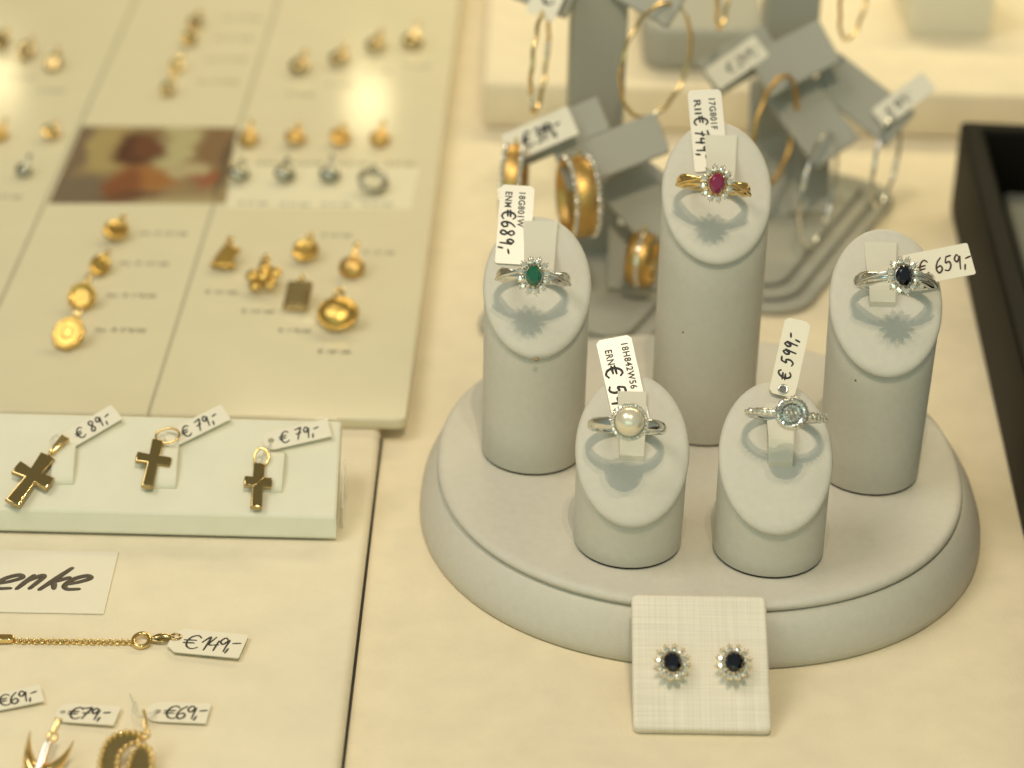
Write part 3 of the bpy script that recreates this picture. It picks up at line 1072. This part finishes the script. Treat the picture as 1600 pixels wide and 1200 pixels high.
G1 = 'gold medals in a column on the middle card'
pendant('round', 'small scalloped gold medal, topmost of the lower column on the middle card', 183, 372, 40, group=G1, rot=-.3)
pendant('oval', 'narrow oval gold medal, second from top in the lower column on the middle card', 157, 424, 32, group=G1, rot=-.35)
pendant('round', 'shiny round gold medal, third from top in the lower column on the middle card', 131, 476, 46, group=G1, rot=-.3)
pendant('octagon', 'largest eight sided gold medal at the bottom of the column on the middle card', 110, 536, 52, group=G1, rot=-.35)
G2 = 'gold pendants on the lower right card'
pendant('figure', 'gold figure shaped pendant, leftmost on the lower right card', 355, 412, 42, group=G2, rot=-.1)
pendant('clover', 'gold clover pendant with round balls between the figure and the dark plate', 414, 450, 54, group=G2)
pendant('round', 'bright round gold medal at the top of the lower right card', 479, 404, 42, group=G2, rot=-.2)
pendant('drop', 'reddish gold shield pendant at the right of the lower right card', 552, 427, 44, 'gold_soft', group=G2, rot=-.2)
pendant('rect', 'dark bronze rectangular plate pendant on the lower right card', 467, 475, 40, 'gold_bronze', group=G2, rot=-.12)
pendant('pillow', 'large cushion shaped gold pendant, lowest on the lower right card', 529, 508, 60, group=G2)
G3 = 'row of gold pendants at the top of the right card'
for (px, py, nth) in ((470, 112, 'first'), (532, 100, 'second'), (589, 79, 'third'), (646, 72, 'fourth')):
    pendant('drop', 'gold drop pendant, %s in the row at the top of the right card' % nth, px, py, 34, 'gold_bronze', G3, rot=-.3)  # darker metal puts the dark reflections of tilted gold into the colour
G4 = 'row of gold pendants beside the photograph'
for (px, py, nth) in ((390, 224, 'first'), (462, 224, 'second'), (532, 224, 'third'), (594, 224, 'fourth')):
    pendant('drop' if nth != 'third' else 'round', 'small gold pendant, %s from the photograph in the gold row right of it' % nth, px, py, 34, 'gold_soft', G4, rot=-.15)
G5 = 'row of silver pendants beside the photograph'
for (px, py, nth) in ((374, 280, 'first'), (445, 280, 'second'), (516, 280, 'third')):
    pendant('drop', 'small dark silver pendant, %s from the photograph in the silver row right of it' % nth, px, py, 34, 'silver_dark', G5, rot=-.1)
pendant('ring', 'dark silver ring shaped pendant, farthest from the photograph in the silver row', 582, 296, 40, 'silver_dark', G5)
G6 = 'column of small pendants on the upper middle card'
for (px, py, nth) in ((306, 42, 'topmost'), (296, 68, 'second from top'), (276, 110, 'third from top'), (263, 146, 'lowest')):
    pendant('oval', 'tiny gold pendant, %s in the slanting column above the photograph' % nth, px, py, 24, 'gold_bronze' if nth != 'third from top' else 'gold', G6, rot=-.3)  # dark metal tone paints in what the tilted gold would mirror
G7 = 'pendants on the upper left card'  # upper row in darkened metal, dark reflections painted into its colour
for (px, py, lab, mt_, k) in ((2, 72, 'gold pendant cut by the frame in the upper row of the left card', 'gold_bronze', 'oval'), (42, 88, 'middle gold pendant in the upper row of the left card', 'gold_bronze', 'oval'), (86, 106, 'gold pendant nearest the ruled line in the upper row of the left card', 'gold_bronze', 'oval'),
                              (3, 216, 'dark gold pendant cut by the frame beside the bright round one on the left card', 'gold_soft', 'drop'), (80, 215, 'bright yellow gold round pendant left of the photograph', 'gold', 'round'), (40, 272, 'dark silver pendant below the bright gold one left of the photograph', 'silver_dark', 'drop')):
    pendant(k, lab, px, py, 28, mt_, G7, rot=-.3)

# ------------------------------------------------------------------ white pad with the three crosses, propped up at the back
PT = math.radians(24)
PN = V((0, -math.sin(PT), math.cos(PT)))
PV = V((0, math.cos(PT), math.sin(PT)))
PP0 = atz(262, 806, FZ + .68)                      # on the front upper edge


def padp(px, py, off=0.0):
    return on_plane(px, py, PP0 + PN * off, PN)


p_fr, p_tr, p_tl = padp(525, 806), padp(533, 658), padp(0, 645)
pxd = (p_tr - p_tl).normalized()
Mp = frame(p_tr, pxd, PN)
Mpi = Mp.inverted()
pad = thing('cross_pad', 'long white leatherette pad holding three gold crosses', 'pad', matrix=Mp)
lf = Mpi @ p_fr
PD = -lf.y
pd = MB()
sec = [(.02, -.56), (.02, -.05), (-.04, 0.0), (-PD + .06, 0.0), (-PD - .02, -.015), (-PD - .07, -.05), (-PD - .36, -.46), (-PD - .37, -.52), (-PD - .32, -.56)]
rings = []
for ins, xx in ((.05, .0), (0, -.06), (0, -17.0)):
    rings.append([V((xx + (lf.x * (-y_ / PD) if xx > -1 else 0), y_, z_ + (-.04 if xx == 0 and z_ > -.1 else 0))) for y_, z_ in sec])
pd.loops(rings, smooth=False)
pd.build('pad_body', MT['leather_white'], pad)
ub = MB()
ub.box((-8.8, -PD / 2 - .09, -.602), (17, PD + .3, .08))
ub.build('under_gap_shade', MT['gap_shade'], pad)  # dark sheet painting the shaded gap below the pad
# clear prop under the raised back edge
cp = MB()
q0 = Mpi @ V((p_fr.x + .10, p_fr.y + .55, FZ + .02)); q1 = Mpi @ V((p_tr.x + .10, p_tr.y, FZ + .02)); q2 = V((.14, -PD * .40, -.45)); q3 = V((.14, -PD * .40, -.05)); q4 = V((lf.x + .12, -PD + .3, -.06))
for k in (0, 1):
    pass
pr_ = [q0, q1.lerp(q0, .35), q2, q3, q4]
cp.add([p + V((d, 0, 0)) for d in (0, .05) for p in pr_], [(4, 3, 2, 1, 0), (5, 6, 7, 8, 9)] + [(a, (a + 1) % 5, 5 + (a + 1) % 5, 5 + a) for a in range(5)], False)
cp.build('plastic_prop', MT['clear_plastic'], pad)


def flap(px0, py0, px1, py1, w):
    p, q = Mpi @ padp(px0, py0, .02), Mpi @ padp(px1, py1, .02)
    M = frame(p, q - p, (0, 0, 1))
    L = (q - p).length
    n = 10
    rings = []
    for i in range(n + 1):
        u = i / n
        hgt = .03 + .12 * math.sin(PI * min(1, .12 + .86 * u)) ** .8
        if i in (0, n): hgt = -.01
        uu = max(0, u - .5 / n) if i == n else u
        rings.append([V((u * L, -w / 2, hgt - .04)), V((u * L, w / 2, hgt - .04)), V((u * L, w / 2, hgt + .01)), V((u * L, w / 2 - .03, hgt + .02)), V((u * L, -w / 2 + .03, hgt + .02)), V((u * L, -w / 2, hgt + .01))])
    f = MB(); f.loops(rings, smooth=True)
    f.build('flap', MT['leather_white'], pad, matrix=M)


flap(103, 690, 97, 757, .60)
flap(264, 692, 258, 763, .58)
flap(429, 706, 423, 769, .60)


def cross_pendant(label, cpx, cpy, length, width, rot, arm_w, curved, ring, metal='gold_bronze', up=.58):
    p = padp(cpx, cpy, .14)
    M = frame(p, pxd, PN) @ Matrix.Rotation(.11, 4, 'Y') @ Matrix.Rotation(rot, 4, 'Z') @ Matrix.Rotation(.06, 4, 'X')
    t = thing('cross_pendant', label, 'cross pendant', 'gold crosses on the white pad', matrix=M)
    L, Wd, a = length, width, arm_w
    yu, yd = L * (1 - up), L * up
    f = a * curved
    half = a / 2
    pts = [(half, -half), (Wd / 2, -half - f), (Wd / 2 + .02, 0), (Wd / 2, half + f), (half, half), (half + f, yu), (0, yu + .02), (-half - f, yu), (-half, half), (-Wd / 2, half + f), (-Wd / 2 - .02, 0), (-Wd / 2, -half - f), (-half, -half), (-half - f, -yd), (0, -yd - .02), (half + f, -yd)]
    b = MB(); b.slab(pts, 0, .17, .045, seg=4)
    b.build('cross_body', MT[metal], t)
    return t, yu


t, yu = cross_pendant('largest gold cross with flared arms on a tapered bail, under the tag marked 89', 52, 747, 1.72, 1.06, -.44, .34, .14, 'bail')
b = MB()
b.tube([(0, yu + .02, .08), (.02, yu + .14, .1)], .05, 8)
b.slab([(-.07 + .02, yu + .1), (.07 + .02, yu + .1), (.13 + .08, yu + .72), (-.06 + .02, yu + .74)], .03, .2, .05)
b.build('bail', MT['gold'], t)
t, yu = cross_pendant('gold cross with a large tilted jump ring and square arms beside the flap', 240, 722, 1.50, .92, -.09, .29, .05, 'ring')
b = MB()
b.tube([(.34 + .32 * math.cos(2 * PI * i / 24) - .12, yu + .16 + .24 * math.sin(2 * PI * i / 24), .16 + .10 * math.cos(2 * PI * i / 24)) for i in range(24)], .035, 8, closed=True)
b.build('jump_ring', MT['gold'], t)
t, yu = cross_pendant('smallest gold cross with a diagonal groove and a round jump ring', 403, 757, 1.36, .72, .02, .30, .02, 'ring')
b = MB()
b.tube([(.04 + .19 * math.cos(2 * PI * i / 24), yu + .20 + .25 * math.sin(2 * PI * i / 24), .13 + .06 * math.sin(2 * PI * i / 24)) for i in range(24)], .035, 8, closed=True)
b.build('jump_ring', MT['gold'], t)
g = MB(); g.tube([(-.14, -.20, .170), (-.02, -.06, .171), (.16, .14, .170)], .014, 6)
g.build('groove', MT['gold'], t)

UPZ = V((0, 0, 1))


def flat_tag(label, apx, bpx, width, z, tilt=0.0, **kw):
    if z is None:
        a, b = padp(*apx, .10), padp(*bpx, .10)
        b = b + PN * tilt
        x = (b - a).normalized()
        n = (PN - x * x.dot(PN)).normalized()
    else:
        a, b = atz(*apx, z), atz(*bpx, z)
        b = b + V((0, 0, tilt))
        x = (b - a).normalized()
        n = (UPZ - x * x.dot(UPZ)).normalized()
    return price_tag(label, a, b, n, width, **kw)


GP = 'price tags of the crosses'
t1 = flat_tag('cream tag marked 89 lying beside the largest cross', (94, 696), (183, 646), .58, None, .06, text='E 89,', tx=.50, ty=-.18, th=.35, tw=.025, group=GP, round_end=True, track=1.05)
flat_tag('cream tag marked 79 lying beside the cross with the tilted ring', (260, 690), (353, 646), .58, None, .06, text='E 79,', tx=.46, ty=-.18, th=.36, tw=.025, group=GP, round_end=True, track=1.05)
t3 = flat_tag('cream tag marked 79 with an open hole beside the smallest cross', (411, 692), (515, 670), .62, None, .06, text='E 79,', tx=.45, ty=-.18, th=.37, tw=.024, group=GP, hole=(.22, .085, 'open'), round_end=True, track=1.02)

thread(t3, [padp(424, 690, .14), padp(416, 700, .3), padp(411, 712, .2), padp(408, 722, .12)])
thread(t3, [padp(424, 690, .14), padp(420, 706, .22), padp(412, 716, .3), padp(404, 714, .16)])
thread(t1, [padp(97, 695, .14), padp(88, 690, .3), padp(82, 684, .2), padp(90, 678, .12)])
thread(t1, [padp(97, 695, .14), padp(94, 684, .25), padp(84, 682, .3), padp(78, 690, .16)])

# ------------------------------------------------------------------ handwritten card and the gold things on the felt
c0, c1, c2 = atz(185, 862, FZ + .05), atz(162, 960, FZ + .02), atz(0, 862, FZ + .05)
cw = (c0 - c1)
Mc = frame(c1, V((1, .02, 0)), UPZ)
card = thing('handwritten_card', 'cream paper card with the grey marker word ending in enke', 'card', matrix=Mc)
cl = Mc.inverted() @ c0
mb = MB(); mb.slab([(0, 0), (cl.x, cl.y), (-9, cl.y + .1), (-9, .1)], 0, .025)
mb.build('paper', MT['paper'], card)
e0 = Mc.inverted() @ atz(-14, 921, FZ + .03)
hand_text('enke', e0.x, e0.y, .66, .085, slant=.30, z=.028, jitter=0, track=.80).build('handwriting', MT['marker'], card)

# bracelet
bz = FZ + .06
br_ = thing('chain_bracelet', 'gold anchor chain bracelet with a clasp lying on the felt', 'bracelet', loc=atz(100, 1002, bz))
o0 = atz(100, 1002, bz)
ch = MB()
p, q = atz(20, 1002, bz) - o0, atz(206, 1004, bz) - o0
nl = 38
for i in range(nl):
    c = p.lerp(q, (i + .5) / nl) + V((0, .012 * math.sin(i * 1.7), 0))
    L2 = (q - p).length / nl * .82
    d = (q - p).normalized(); s_ = V((-d.y, d.x, 0)) if i % 2 else V((-d.y * .55, d.x * .55, .8)).normalized()
    ch.tube([c + d * L2 * math.cos(2 * PI * j / 12) + s_ * .072 * math.sin(2 * PI * j / 12) for j in range(12)], .021, 6, closed=True)
ch.build('chain', MT['gold'], br_)
pl = MB(); p = atz(-40, 1001, bz) - o0; q = atz(23, 1001, bz) - o0
pl.slab([(p.x, p.y - .14), (q.x - .1, q.y - .12), (q.x, q.y - .06), (q.x, q.y + .06), (q.x - .1, q.y + .13), (p.x, p.y + .15)], -.02, .12, .04)
pl.build('name_plate', MT['gold'], br_)
rg = MB(); c = atz(221, 1003, bz) - o0
rg.tube([c + V((.2 * math.cos(2 * PI * j / 24), .24 * math.sin(2 * PI * j / 24), .05 + .03 * math.sin(2 * PI * j / 24))) for j in range(24)], .06, 8, closed=True)
rg.build('end_ring', MT['gold'], br_)
la = MB(); c0_ = atz(236, 1003, bz) - o0; c1_ = atz(272, 1000, bz) - o0
pts = [c0_.lerp(c1_, i / 12) + V((0, .09 * math.sin(PI * i / 12), .06)) for i in range(13)]
la.tube(pts, [.05 + .05 * math.sin(PI * (i / 12) ** .7) for i in range(13)], 10)
la.tube([c0_.lerp(c1_, i / 12) + V((0, -.09 * math.sin(PI * i / 12), .05)) for i in range(13)], .035, 8)
la.tube([c1_ + V((.04 + .13 * math.cos(a_), .03 + .12 * math.sin(a_), .07)) for a_ in [2 * PI * i / 16 for i in range(16)]], .035, 8, closed=True)
la.build('clasp', MT['gold_bronze'], br_)
GB = 'price tags on the felt board'
flat_tag('cream tag marked 149 at the clasp of the bracelet', (266, 1000), (381, 1012), 1.02, FZ + .10, .02, text='E 149,', tx=.38, ty=-.31, th=.58, tw=.028, group=GB, clip=.24, track=.68, slant=.02)
flat_tag('cream tag marked 69 cut by the frame above the winged pendant', (-40, 1105), (66, 1086), .70, FZ + .06, .05, text='E69,', tx=.56, ty=-.22, th=.44, tw=.027, group=GB, round_end=True, track=.80, slant=.03)
flat_tag('cream tag marked 79 beside the winged pendant with diamonds', (88, 1113), (184, 1121), .74, FZ + .08, .03, text='E79,', tx=.32, ty=-.22, th=.45, tw=.030, group=GB, round_end=True, hole=(.16, .07, 'open'), track=.82, slant=.03)
t4 = flat_tag('cream tag marked 69 beside the beaded crescent pendant', (228, 1112), (326, 1117), .78, FZ + .06, .02, text='E69,', tx=.46, ty=-.25, th=.50, tw=.028, group=GB, round_end=True, hole=(.28, .085, 'open'), track=.72, slant=.03)

thread(t4, [atz(246, 1110, FZ + .12), atz(232, 1122, FZ + .3), atz(218, 1118, FZ + .35), atz(210, 1100, FZ + .15), atz(203, 1084, FZ + .05)])
thread(t4, [atz(246, 1110, FZ + .12), atz(230, 1116, FZ + .25), atz(216, 1120, FZ + .4), atz(207, 1108, FZ + .2), atz(212, 1096, FZ + .05)])

# winged pendant with a diamond strip
z0 = FZ + .05
pc = atz(69, 1186, z0 + .3)
t = thing('winged_pendant', 'gold anchor like pendant with two pointed wings and a strip of diamonds', 'pendant', matrix=Matrix.Translation(pc) @ Matrix.Rotation(D2(32), 4, 'X') @ Matrix.Rotation(-.22, 4, 'Z') @ Matrix.Scale(.92, 4))
w = MB()
outer = [(0.0, -.76), (.15, -.72), (.30, -.58), (.42, -.38), (.51, -.10), (.56, .20), (.575, .45), (.565, .62)]
inner = [(0.0, -.14), (.10, -.12), (.19, -.06), (.28, .04), (.36, .14), (.44, .28), (.50, .42), (.556, .60)]
for sg in (1, -1):
    w = MB()
    rings = []
    for (ox_, oy_), (ix_, iy_) in zip(outer, inner):
        wd_ = math.hypot(ox_ - ix_, oy_ - iy_)
        hh_ = .05 + .34 * wd_
        row = []
        for q_ in range(9):
            u_ = q_ / 8
            row.append(V((sg * (ox_ + (ix_ - ox_) * u_), oy_ + (iy_ - oy_) * u_, .03 + hh_ * math.sin(PI * u_) ** .7)))
        row += [V((sg * ix_, iy_, 0)), V((sg * ox_, oy_, 0))]
        rings.append(row if sg > 0 else list(reversed(row)))
    w.loops(rings)
    w.build('wing', MT['gold'], t)
w = MB(); w.slab([(-.085, -.40), (.085, -.40), (.085, .42), (-.085, .42)], .01, .235, .03)
w.build('stem', MT['gold'], t)
b = MB(); b.slab(rrect(.15, 1.1, .04), 0.215, .262, .02, off=(.0, -.15)); b.build('stone_channel', MT['silver'], t)
d = MB()
for i in range(9):
    br2 = brilliant(.06, .4, .55, 4)
    d.add(br2.v, br2.f, False, Matrix.Translation((.0, -.62 + i * .118, .268)) @ Matrix.Rotation(PI / 4, 4, 'Z'))
d.build('diamond_strip', MT['diamond'], t)
b = MB(); b.tube([(.03 + .1 * math.cos(2 * PI * i / 16), .56 + .12 * math.sin(2 * PI * i / 16), .12) for i in range(16)], .05, 8, closed=True)
b.slab([(-.04, .62), (.1, .62), (.14, 1.05), (-.02, 1.05)], .08, .22, .04)
b.build('bail', MT['gold'], t)

# beaded crescent pendant
pc = atz(200, 1183, z0 + .3)
t = thing('beaded_pendant', 'gold pendant of two curled crescents with a beaded rim', 'pendant', matrix=Matrix.Translation(pc) @ Matrix.Rotation(D2(26), 4, 'X'))
w = MB()
cres = spline([(-.25, -.9), (-.55, -.5), (-.58, .0), (-.42, .42), (.0, .58), (.34, .44), (.12, .30), (-.12, .12), (-.2, -.2), (-.12, -.9)], 4, closed=True)
cres = [(p.x, p.y) for p in cres]
def area(poly):
    return sum(poly[i - 1][0] * poly[i][1] - poly[i][0] * poly[i - 1][1] for i in range(len(poly)))
if area(cres) < 0: cres.reverse()
w.slab(cres, 0, .10, .03)
c2_ = [(p.x, p.y) for p in spline([(.18, .20), (.40, .22), (.56, -.05), (.58, -.9), (.12, -.9), (.06, -.3)], 4, closed=True)]
if area(c2_) < 0: c2_.reverse()
w.slab(c2_, 0, .10, .03)
w.build('crescents', MT['gold_bronze'], t)
bd = MB()
for poly in (cres, c2_):
    P_ = [V((*p, 0)) for p in poly]
    acc = 0.0
    for i in range(len(P_)):
        a_, b_ = P_[i - 1], P_[i]
        L_ = (b_ - a_).length
        s_ = -acc
        while s_ + .15 < L_:
            s_ += .15
            bd.ball(a_.lerp(b_, s_ / L_) + V((0, 0, .12)), .078, 10, 6)
        acc = L_ - s_ if L_ > s_ else 0
bd.build('beaded_rim', MT['gold'], t)
b = MB()
b.tube([(.36 + .07 * math.cos(2 * PI * i / 16), .52 + .09 * math.sin(2 * PI * i / 16), .1) for i in range(16)], .04, 8, closed=True)
b.slab([(.30, .62), (.42, .62), (.30, 1.14), (.22, 1.14)], .06, .18, .03)
b.build('bail', MT['gold'], t)

# ------------------------------------------------------------------ black tray at the right
bl0 = atz(1484, 330, 0); bl1 = atz(1600, 850, 0)
dy = (bl1 - bl0).normalized()
Mx = frame(bl0, V((-dy.y, dy.x, 0)), UPZ)           # local x to the right, local -y towards the viewer
tray = thing('black_tray', 'deep black leatherette tray with a grey lining standing at the right edge', 'tray', matrix=Mx)
TH = 3.4
WX, WY, wt_ = 22.0, 34.0, .75
w = MB()
w.box((wt_ / 2, -WY / 2, TH / 2 + .01), (wt_, WY, TH), bev=.18)
w.box((WX / 2, -wt_ / 2 - .002, TH / 2 + .008), (WX - .3, wt_, TH - .004), bev=.18)
w.box((WX - wt_ / 2, -WY / 2, TH / 2 + .01), (wt_, WY, TH), bev=.18)
w.box((WX / 2, -WY + wt_ / 2 + .002, TH / 2 + .008), (WX - .3, wt_, TH - .004), bev=.18)
w.build('walls', MT['black'], tray)
MB().box((WX / 2, -WY / 2, .3), (WX - 1.4, WY - 1.4, .5)).build('floor', MT['black_in'], tray)
MB().box((WX / 2 + .3, -WY / 2, 1.05), (WX - 2.4, WY - 3.0, .9), bev=.2).build('lining', MT['grey_pad'], tray)

# ------------------------------------------------------------------ earring stands at the back


def beam(mb, a, b, w_, th, n):
    a, b = V(a), V(b)
    M = frame((a + b) / 2, b - a, n)
    L = (b - a).length
    mb.slab(rrect(L, w_, .08, 3), -th / 2, th / 2, .05, m=M, seg=2)


def earring_stand(label, corner_px, yaw, post_px, post_y, post_w, arms, h, bw=6.0, bd=11.5, zoff=0.0):
    cpt = atz(*corner_px, 0) + V((0, 0, zoff))
    Mb = Matrix.Translation(cpt) @ Matrix.Rotation(yaw, 4, 'Z')
    t = thing('earring_stand', label, 'earring stand', 'earring stands behind the rings', matrix=Mb)
    inv = Mb.inverted()
    b = MB()
    for i in range(3):
        ins = .5 * i
        b.slab(rrect(bw - 2 * ins, bd - 2 * ins, 1.5 - .35 * i, 8), .01 + .24 * i, .25 + .24 * i, .09, off=(-bw / 2 + .35, bd / 2 - .35), seg=3)
    b.build('base_plate', MT['suede_white'], t)
    pt = aty(post_px[0], post_px[1], post_y)
    p = MB()
    beam(p, inv @ V((pt.x, post_y, .7)), inv @ V((pt.x + .02, post_y, h)), post_w, .9, inv.to_3x3() @ V((.1, -1, 0)))
    p.build('post', MT['suede_white'], t)
    for (a, b_, w_, y_, dy_) in arms:
        A, B = aty(*a, y_), aty(*b_, y_ + dy_)
        am = MB()
        beam(am, inv @ A, inv @ B, w_, .22, inv.to_3x3() @ V((-.12, -.80, .58)))
        am.build('arm', MT['suede_white'], t)
    return t


S1Y, S2Y = 5.2, 11.0
earring_stand('grey white earring stand holding the wide gold hoops, behind the emerald ring', (992, 580), D2(-24), (930, 150), 8.2, 1.75,
              [((796, 236), (944, 180), 1.15, S1Y, .8), ((876, 268), (1036, 208), 1.35, S1Y - .4, .6), ((962, 270), (1042, 366), 1.6, S1Y + .6, -.6), ((992, 352), (992, 452), 1.7, S1Y + .4, -.4), ((1000, 262), (1066, 322), .9, S1Y + 1.2, .6),
               ((800, -40), (890, 10), 1.1, S1Y + 2.2, .4), ((975, -40), (1052, 20), 1.3, S1Y + 2.2, .4)], 14.5)
earring_stand('grey white earring stand holding thin gold and silver hoops, behind the sapphire ring', (1236, 496), D2(-24), (1232, 60), 13.2, 1.8,
              [((1106, 122), (1208, 66), 1.35, S2Y, .8), ((1186, 118), (1296, 66), 1.6, S2Y - .6, .8), ((1290, 104), (1404, 206), 1.5, S2Y + .3, -.6), ((1230, 128), (1306, 242), 1.75, S2Y - .2, -.5), ((1268, 226), (1264, 330), 1.30, S2Y + .6, 0), ((1205, 130), (1205, 330), 1.5, S2Y + 1.6, 0)], 14.5, bw=4.3, zoff=.012)


def hoop(label, px, py, w_, h_, y_, metal, r=.07, group='thin hoop earrings on the stands', band=0, tilt=0.0, name='hoop_earring', stones=None):
    c = aty(px, py, y_)
    k = ppc(c)
    Rz = h_ / 2 / k / .93
    ratio = min(1, (w_ / h_) * .96)
    yaw = math.acos(ratio)
    if band:
        best = 9
        for i in range(90):
            yy = math.radians(i)
            er = abs(2 * Rz * math.cos(yy) + abs(band) * math.sin(yy) - w_ / k)
            if i > 45 and er < best:
                best, yaw = er, yy
    Mh = Matrix.Translation(c) @ Matrix.Rotation(tilt, 4, 'Y') @ Matrix.Rotation(yaw if band >= 0 else -yaw, 4, 'Z') @ Matrix.Rotation(PI / 2, 4, 'X')
    t = thing(name, label, 'hoop earring', group, matrix=Mh)
    bw = abs(band)
    m = MB()
    if not bw:
        m.tube([(Rz * math.cos(2 * PI * i / 56), Rz * math.sin(2 * PI * i / 56), .02 * math.sin(i * 1.3)) for i in range(56)], r, 8, closed=True)
        m.build('hoop', MT[metal], t)
        if stones:
            for f in stones:
                s_ = MB()
                a0 = 2 * PI * f
                s_.tube([(Rz * math.cos(a0 + u * .07), Rz * math.sin(a0 + u * .07), 0) for u in range(6)], r * 1.25, 8)
                s_.build('bright_segment', MT['diamond'], t)
    else:
        rings = []
        for i in range(56):
            a = 2 * PI * i / 56
            d = V((math.cos(a), math.sin(a), 0))
            pr_ = [(-.06, -bw * .5), (.0, -bw * .52), (.07, -bw * .3), (.12, 0), (.07, bw * .3), (0, bw * .52), (-.06, bw * .5), (-.07, 0)]
            rings.append([d * (Rz - .12 + p[0]) + V((0, 0, p[1])) for p in pr_])
        m.loops(rings, closed=True)
        m.build('band', MT[metal], t)
        for zz in stones or ():
            s_ = MB()
            for i in range(40):
                a = 2 * PI * i / 40
                br2 = brilliant(.085, .5, .5, 5)
                s_.add(br2.v, br2.f, False, Matrix.Rotation(a, 4, 'Z') @ Matrix.Translation((Rz - .03, 0, zz * bw)) @ Matrix.Rotation(PI / 2, 4, 'Y'))
            s_.build('diamond_row', MT['diamond'], t)
        l = MB(); l.tube([(0, Rz - .05, 0), (.0, Rz + .12, .04), (.05, Rz + .25, .02)], .05, 8); l.build('ear_wire', MT['gold'], t)
    return t


GW = 'wide gold hoop earrings'
hoop('wide gold hoop with diamond edges hanging under the 319 tag', 803, 286, 46, 116, S1Y - .7, 'gold_soft', band=.64, group=GW, stones=(-.42, .42))
hoop('wide matt gold hoop with a diamond row beside the emerald ring', 904, 308, 74, 120, S1Y - 1.1, 'gold_soft', band=-.85, group=GW, stones=(-.42, .42))
hoop('wide two tone gold hoop with a pale centre band left of the ruby pedestal', 1003, 405, 60, 84, S1Y - .6, 'gold_soft', band=.75, group=GW, stones=(0,))
hoop('thin gold hoop seen almost edge on at the top left of the stand', 843, 96, 26, 152, S1Y + 1.4, 'gold', r=.065, stones=(.55, .95), tilt=.03)
hoop('large thin twisted gold hoop hanging left of the ruby tag', 1025, 95, 112, 170, S1Y + 1.6, 'gold', r=.065, stones=(.1, .72))
hoop('thin gold hoop cut by the upper frame above the ruby tag', 1132, -28, 30, 136, S2Y + .2, 'gold', r=.07)
hoop('thin gold hoop cut by the upper frame right of the stand post', 1337, -18, 62, 150, S2Y + .8, 'gold', r=.065)
hoop('thin gold hoop on the folded arm behind the ruby pedestal', 1210, 206, 80, 164, S2Y - 1.9, 'gold_soft', r=.085)
hoop('silver hoop with bright segments hanging lowest on the right stand', 1278, 298, 72, 170, S2Y - 2.0, 'silver', r=.065, stones=(.22, .38, .80))
hoop('silver hoop with bright segments under the small tag at the far right', 1384, 252, 56, 134, S2Y - 1.2, 'silver', r=.06, stones=(.45, .9))

GT = 'price tags on the earring stands'
nb = V((-.12, -.80, .58)).normalized()


def stand_tag(label, a, b, w_, y_, text, th, tw=.024, tx=.3, dy_=.6, **kw):
    A, B = aty(*a, y_), aty(*b, y_ + dy_)
    return price_tag(label, A, B, nb, w_, text=text, th=th, tx=tx, ty=-th * .5, tw=tw, group=GT, **kw)


stand_tag('pale tag marked 319 stuck on the arm above the wide gold hoop', (792, 233), (896, 192), .95, S1Y - .40, 'E 319,', .46, tx=.52, tw=.040, track=.80)
stand_tag('pale tag with blurred writing at the top left above the thin hoop', (842, 26), (872, -40), .95, S1Y + 1.3, 'E 29,', .42, tx=.4)
stand_tag('pale tag with blurred writing on the arm left of the stand post', (1112, 126), (1190, 72), .85, S2Y - .45, 'E 249,', .36, tx=.6, tw=.024)
stand_tag('small grey tag pointing up right over the farthest silver hoop', (1372, 186), (1452, 126), .75, S2Y - .75, 'E 189,', .30, tx=.35, tw=.022)

# ------------------------------------------------------------------ blocks on the step
SZ = 1.80
a, b = atz(1005, 112, SZ), atz(1196, 112, SZ)
m = MB(); wv = (b - a).length
m.slab(rrect(wv, 7.5, .9, 6), 0, 1.7, .3, seg=4)
tag_props(m.build('display_block', MT['suede_white'], loc=((a.x + b.x) / 2, a.y + 3.75, SZ + .004)), 'low rounded grey white block on the step behind the hoops', 'display block')
a, b = atz(1418, 56, SZ), atz(1546, 56, SZ)
m = MB(); wv = (b - a).length
m.slab(rrect(wv, 4.5, .12, 4), 0, 2.6, .1, seg=3)
tag_props(m.build('display_box', MT['leather_white'], loc=((a.x + b.x) / 2, a.y + 2.25, SZ + .004)), 'plain pale box standing on the step at the upper right', 'display box')
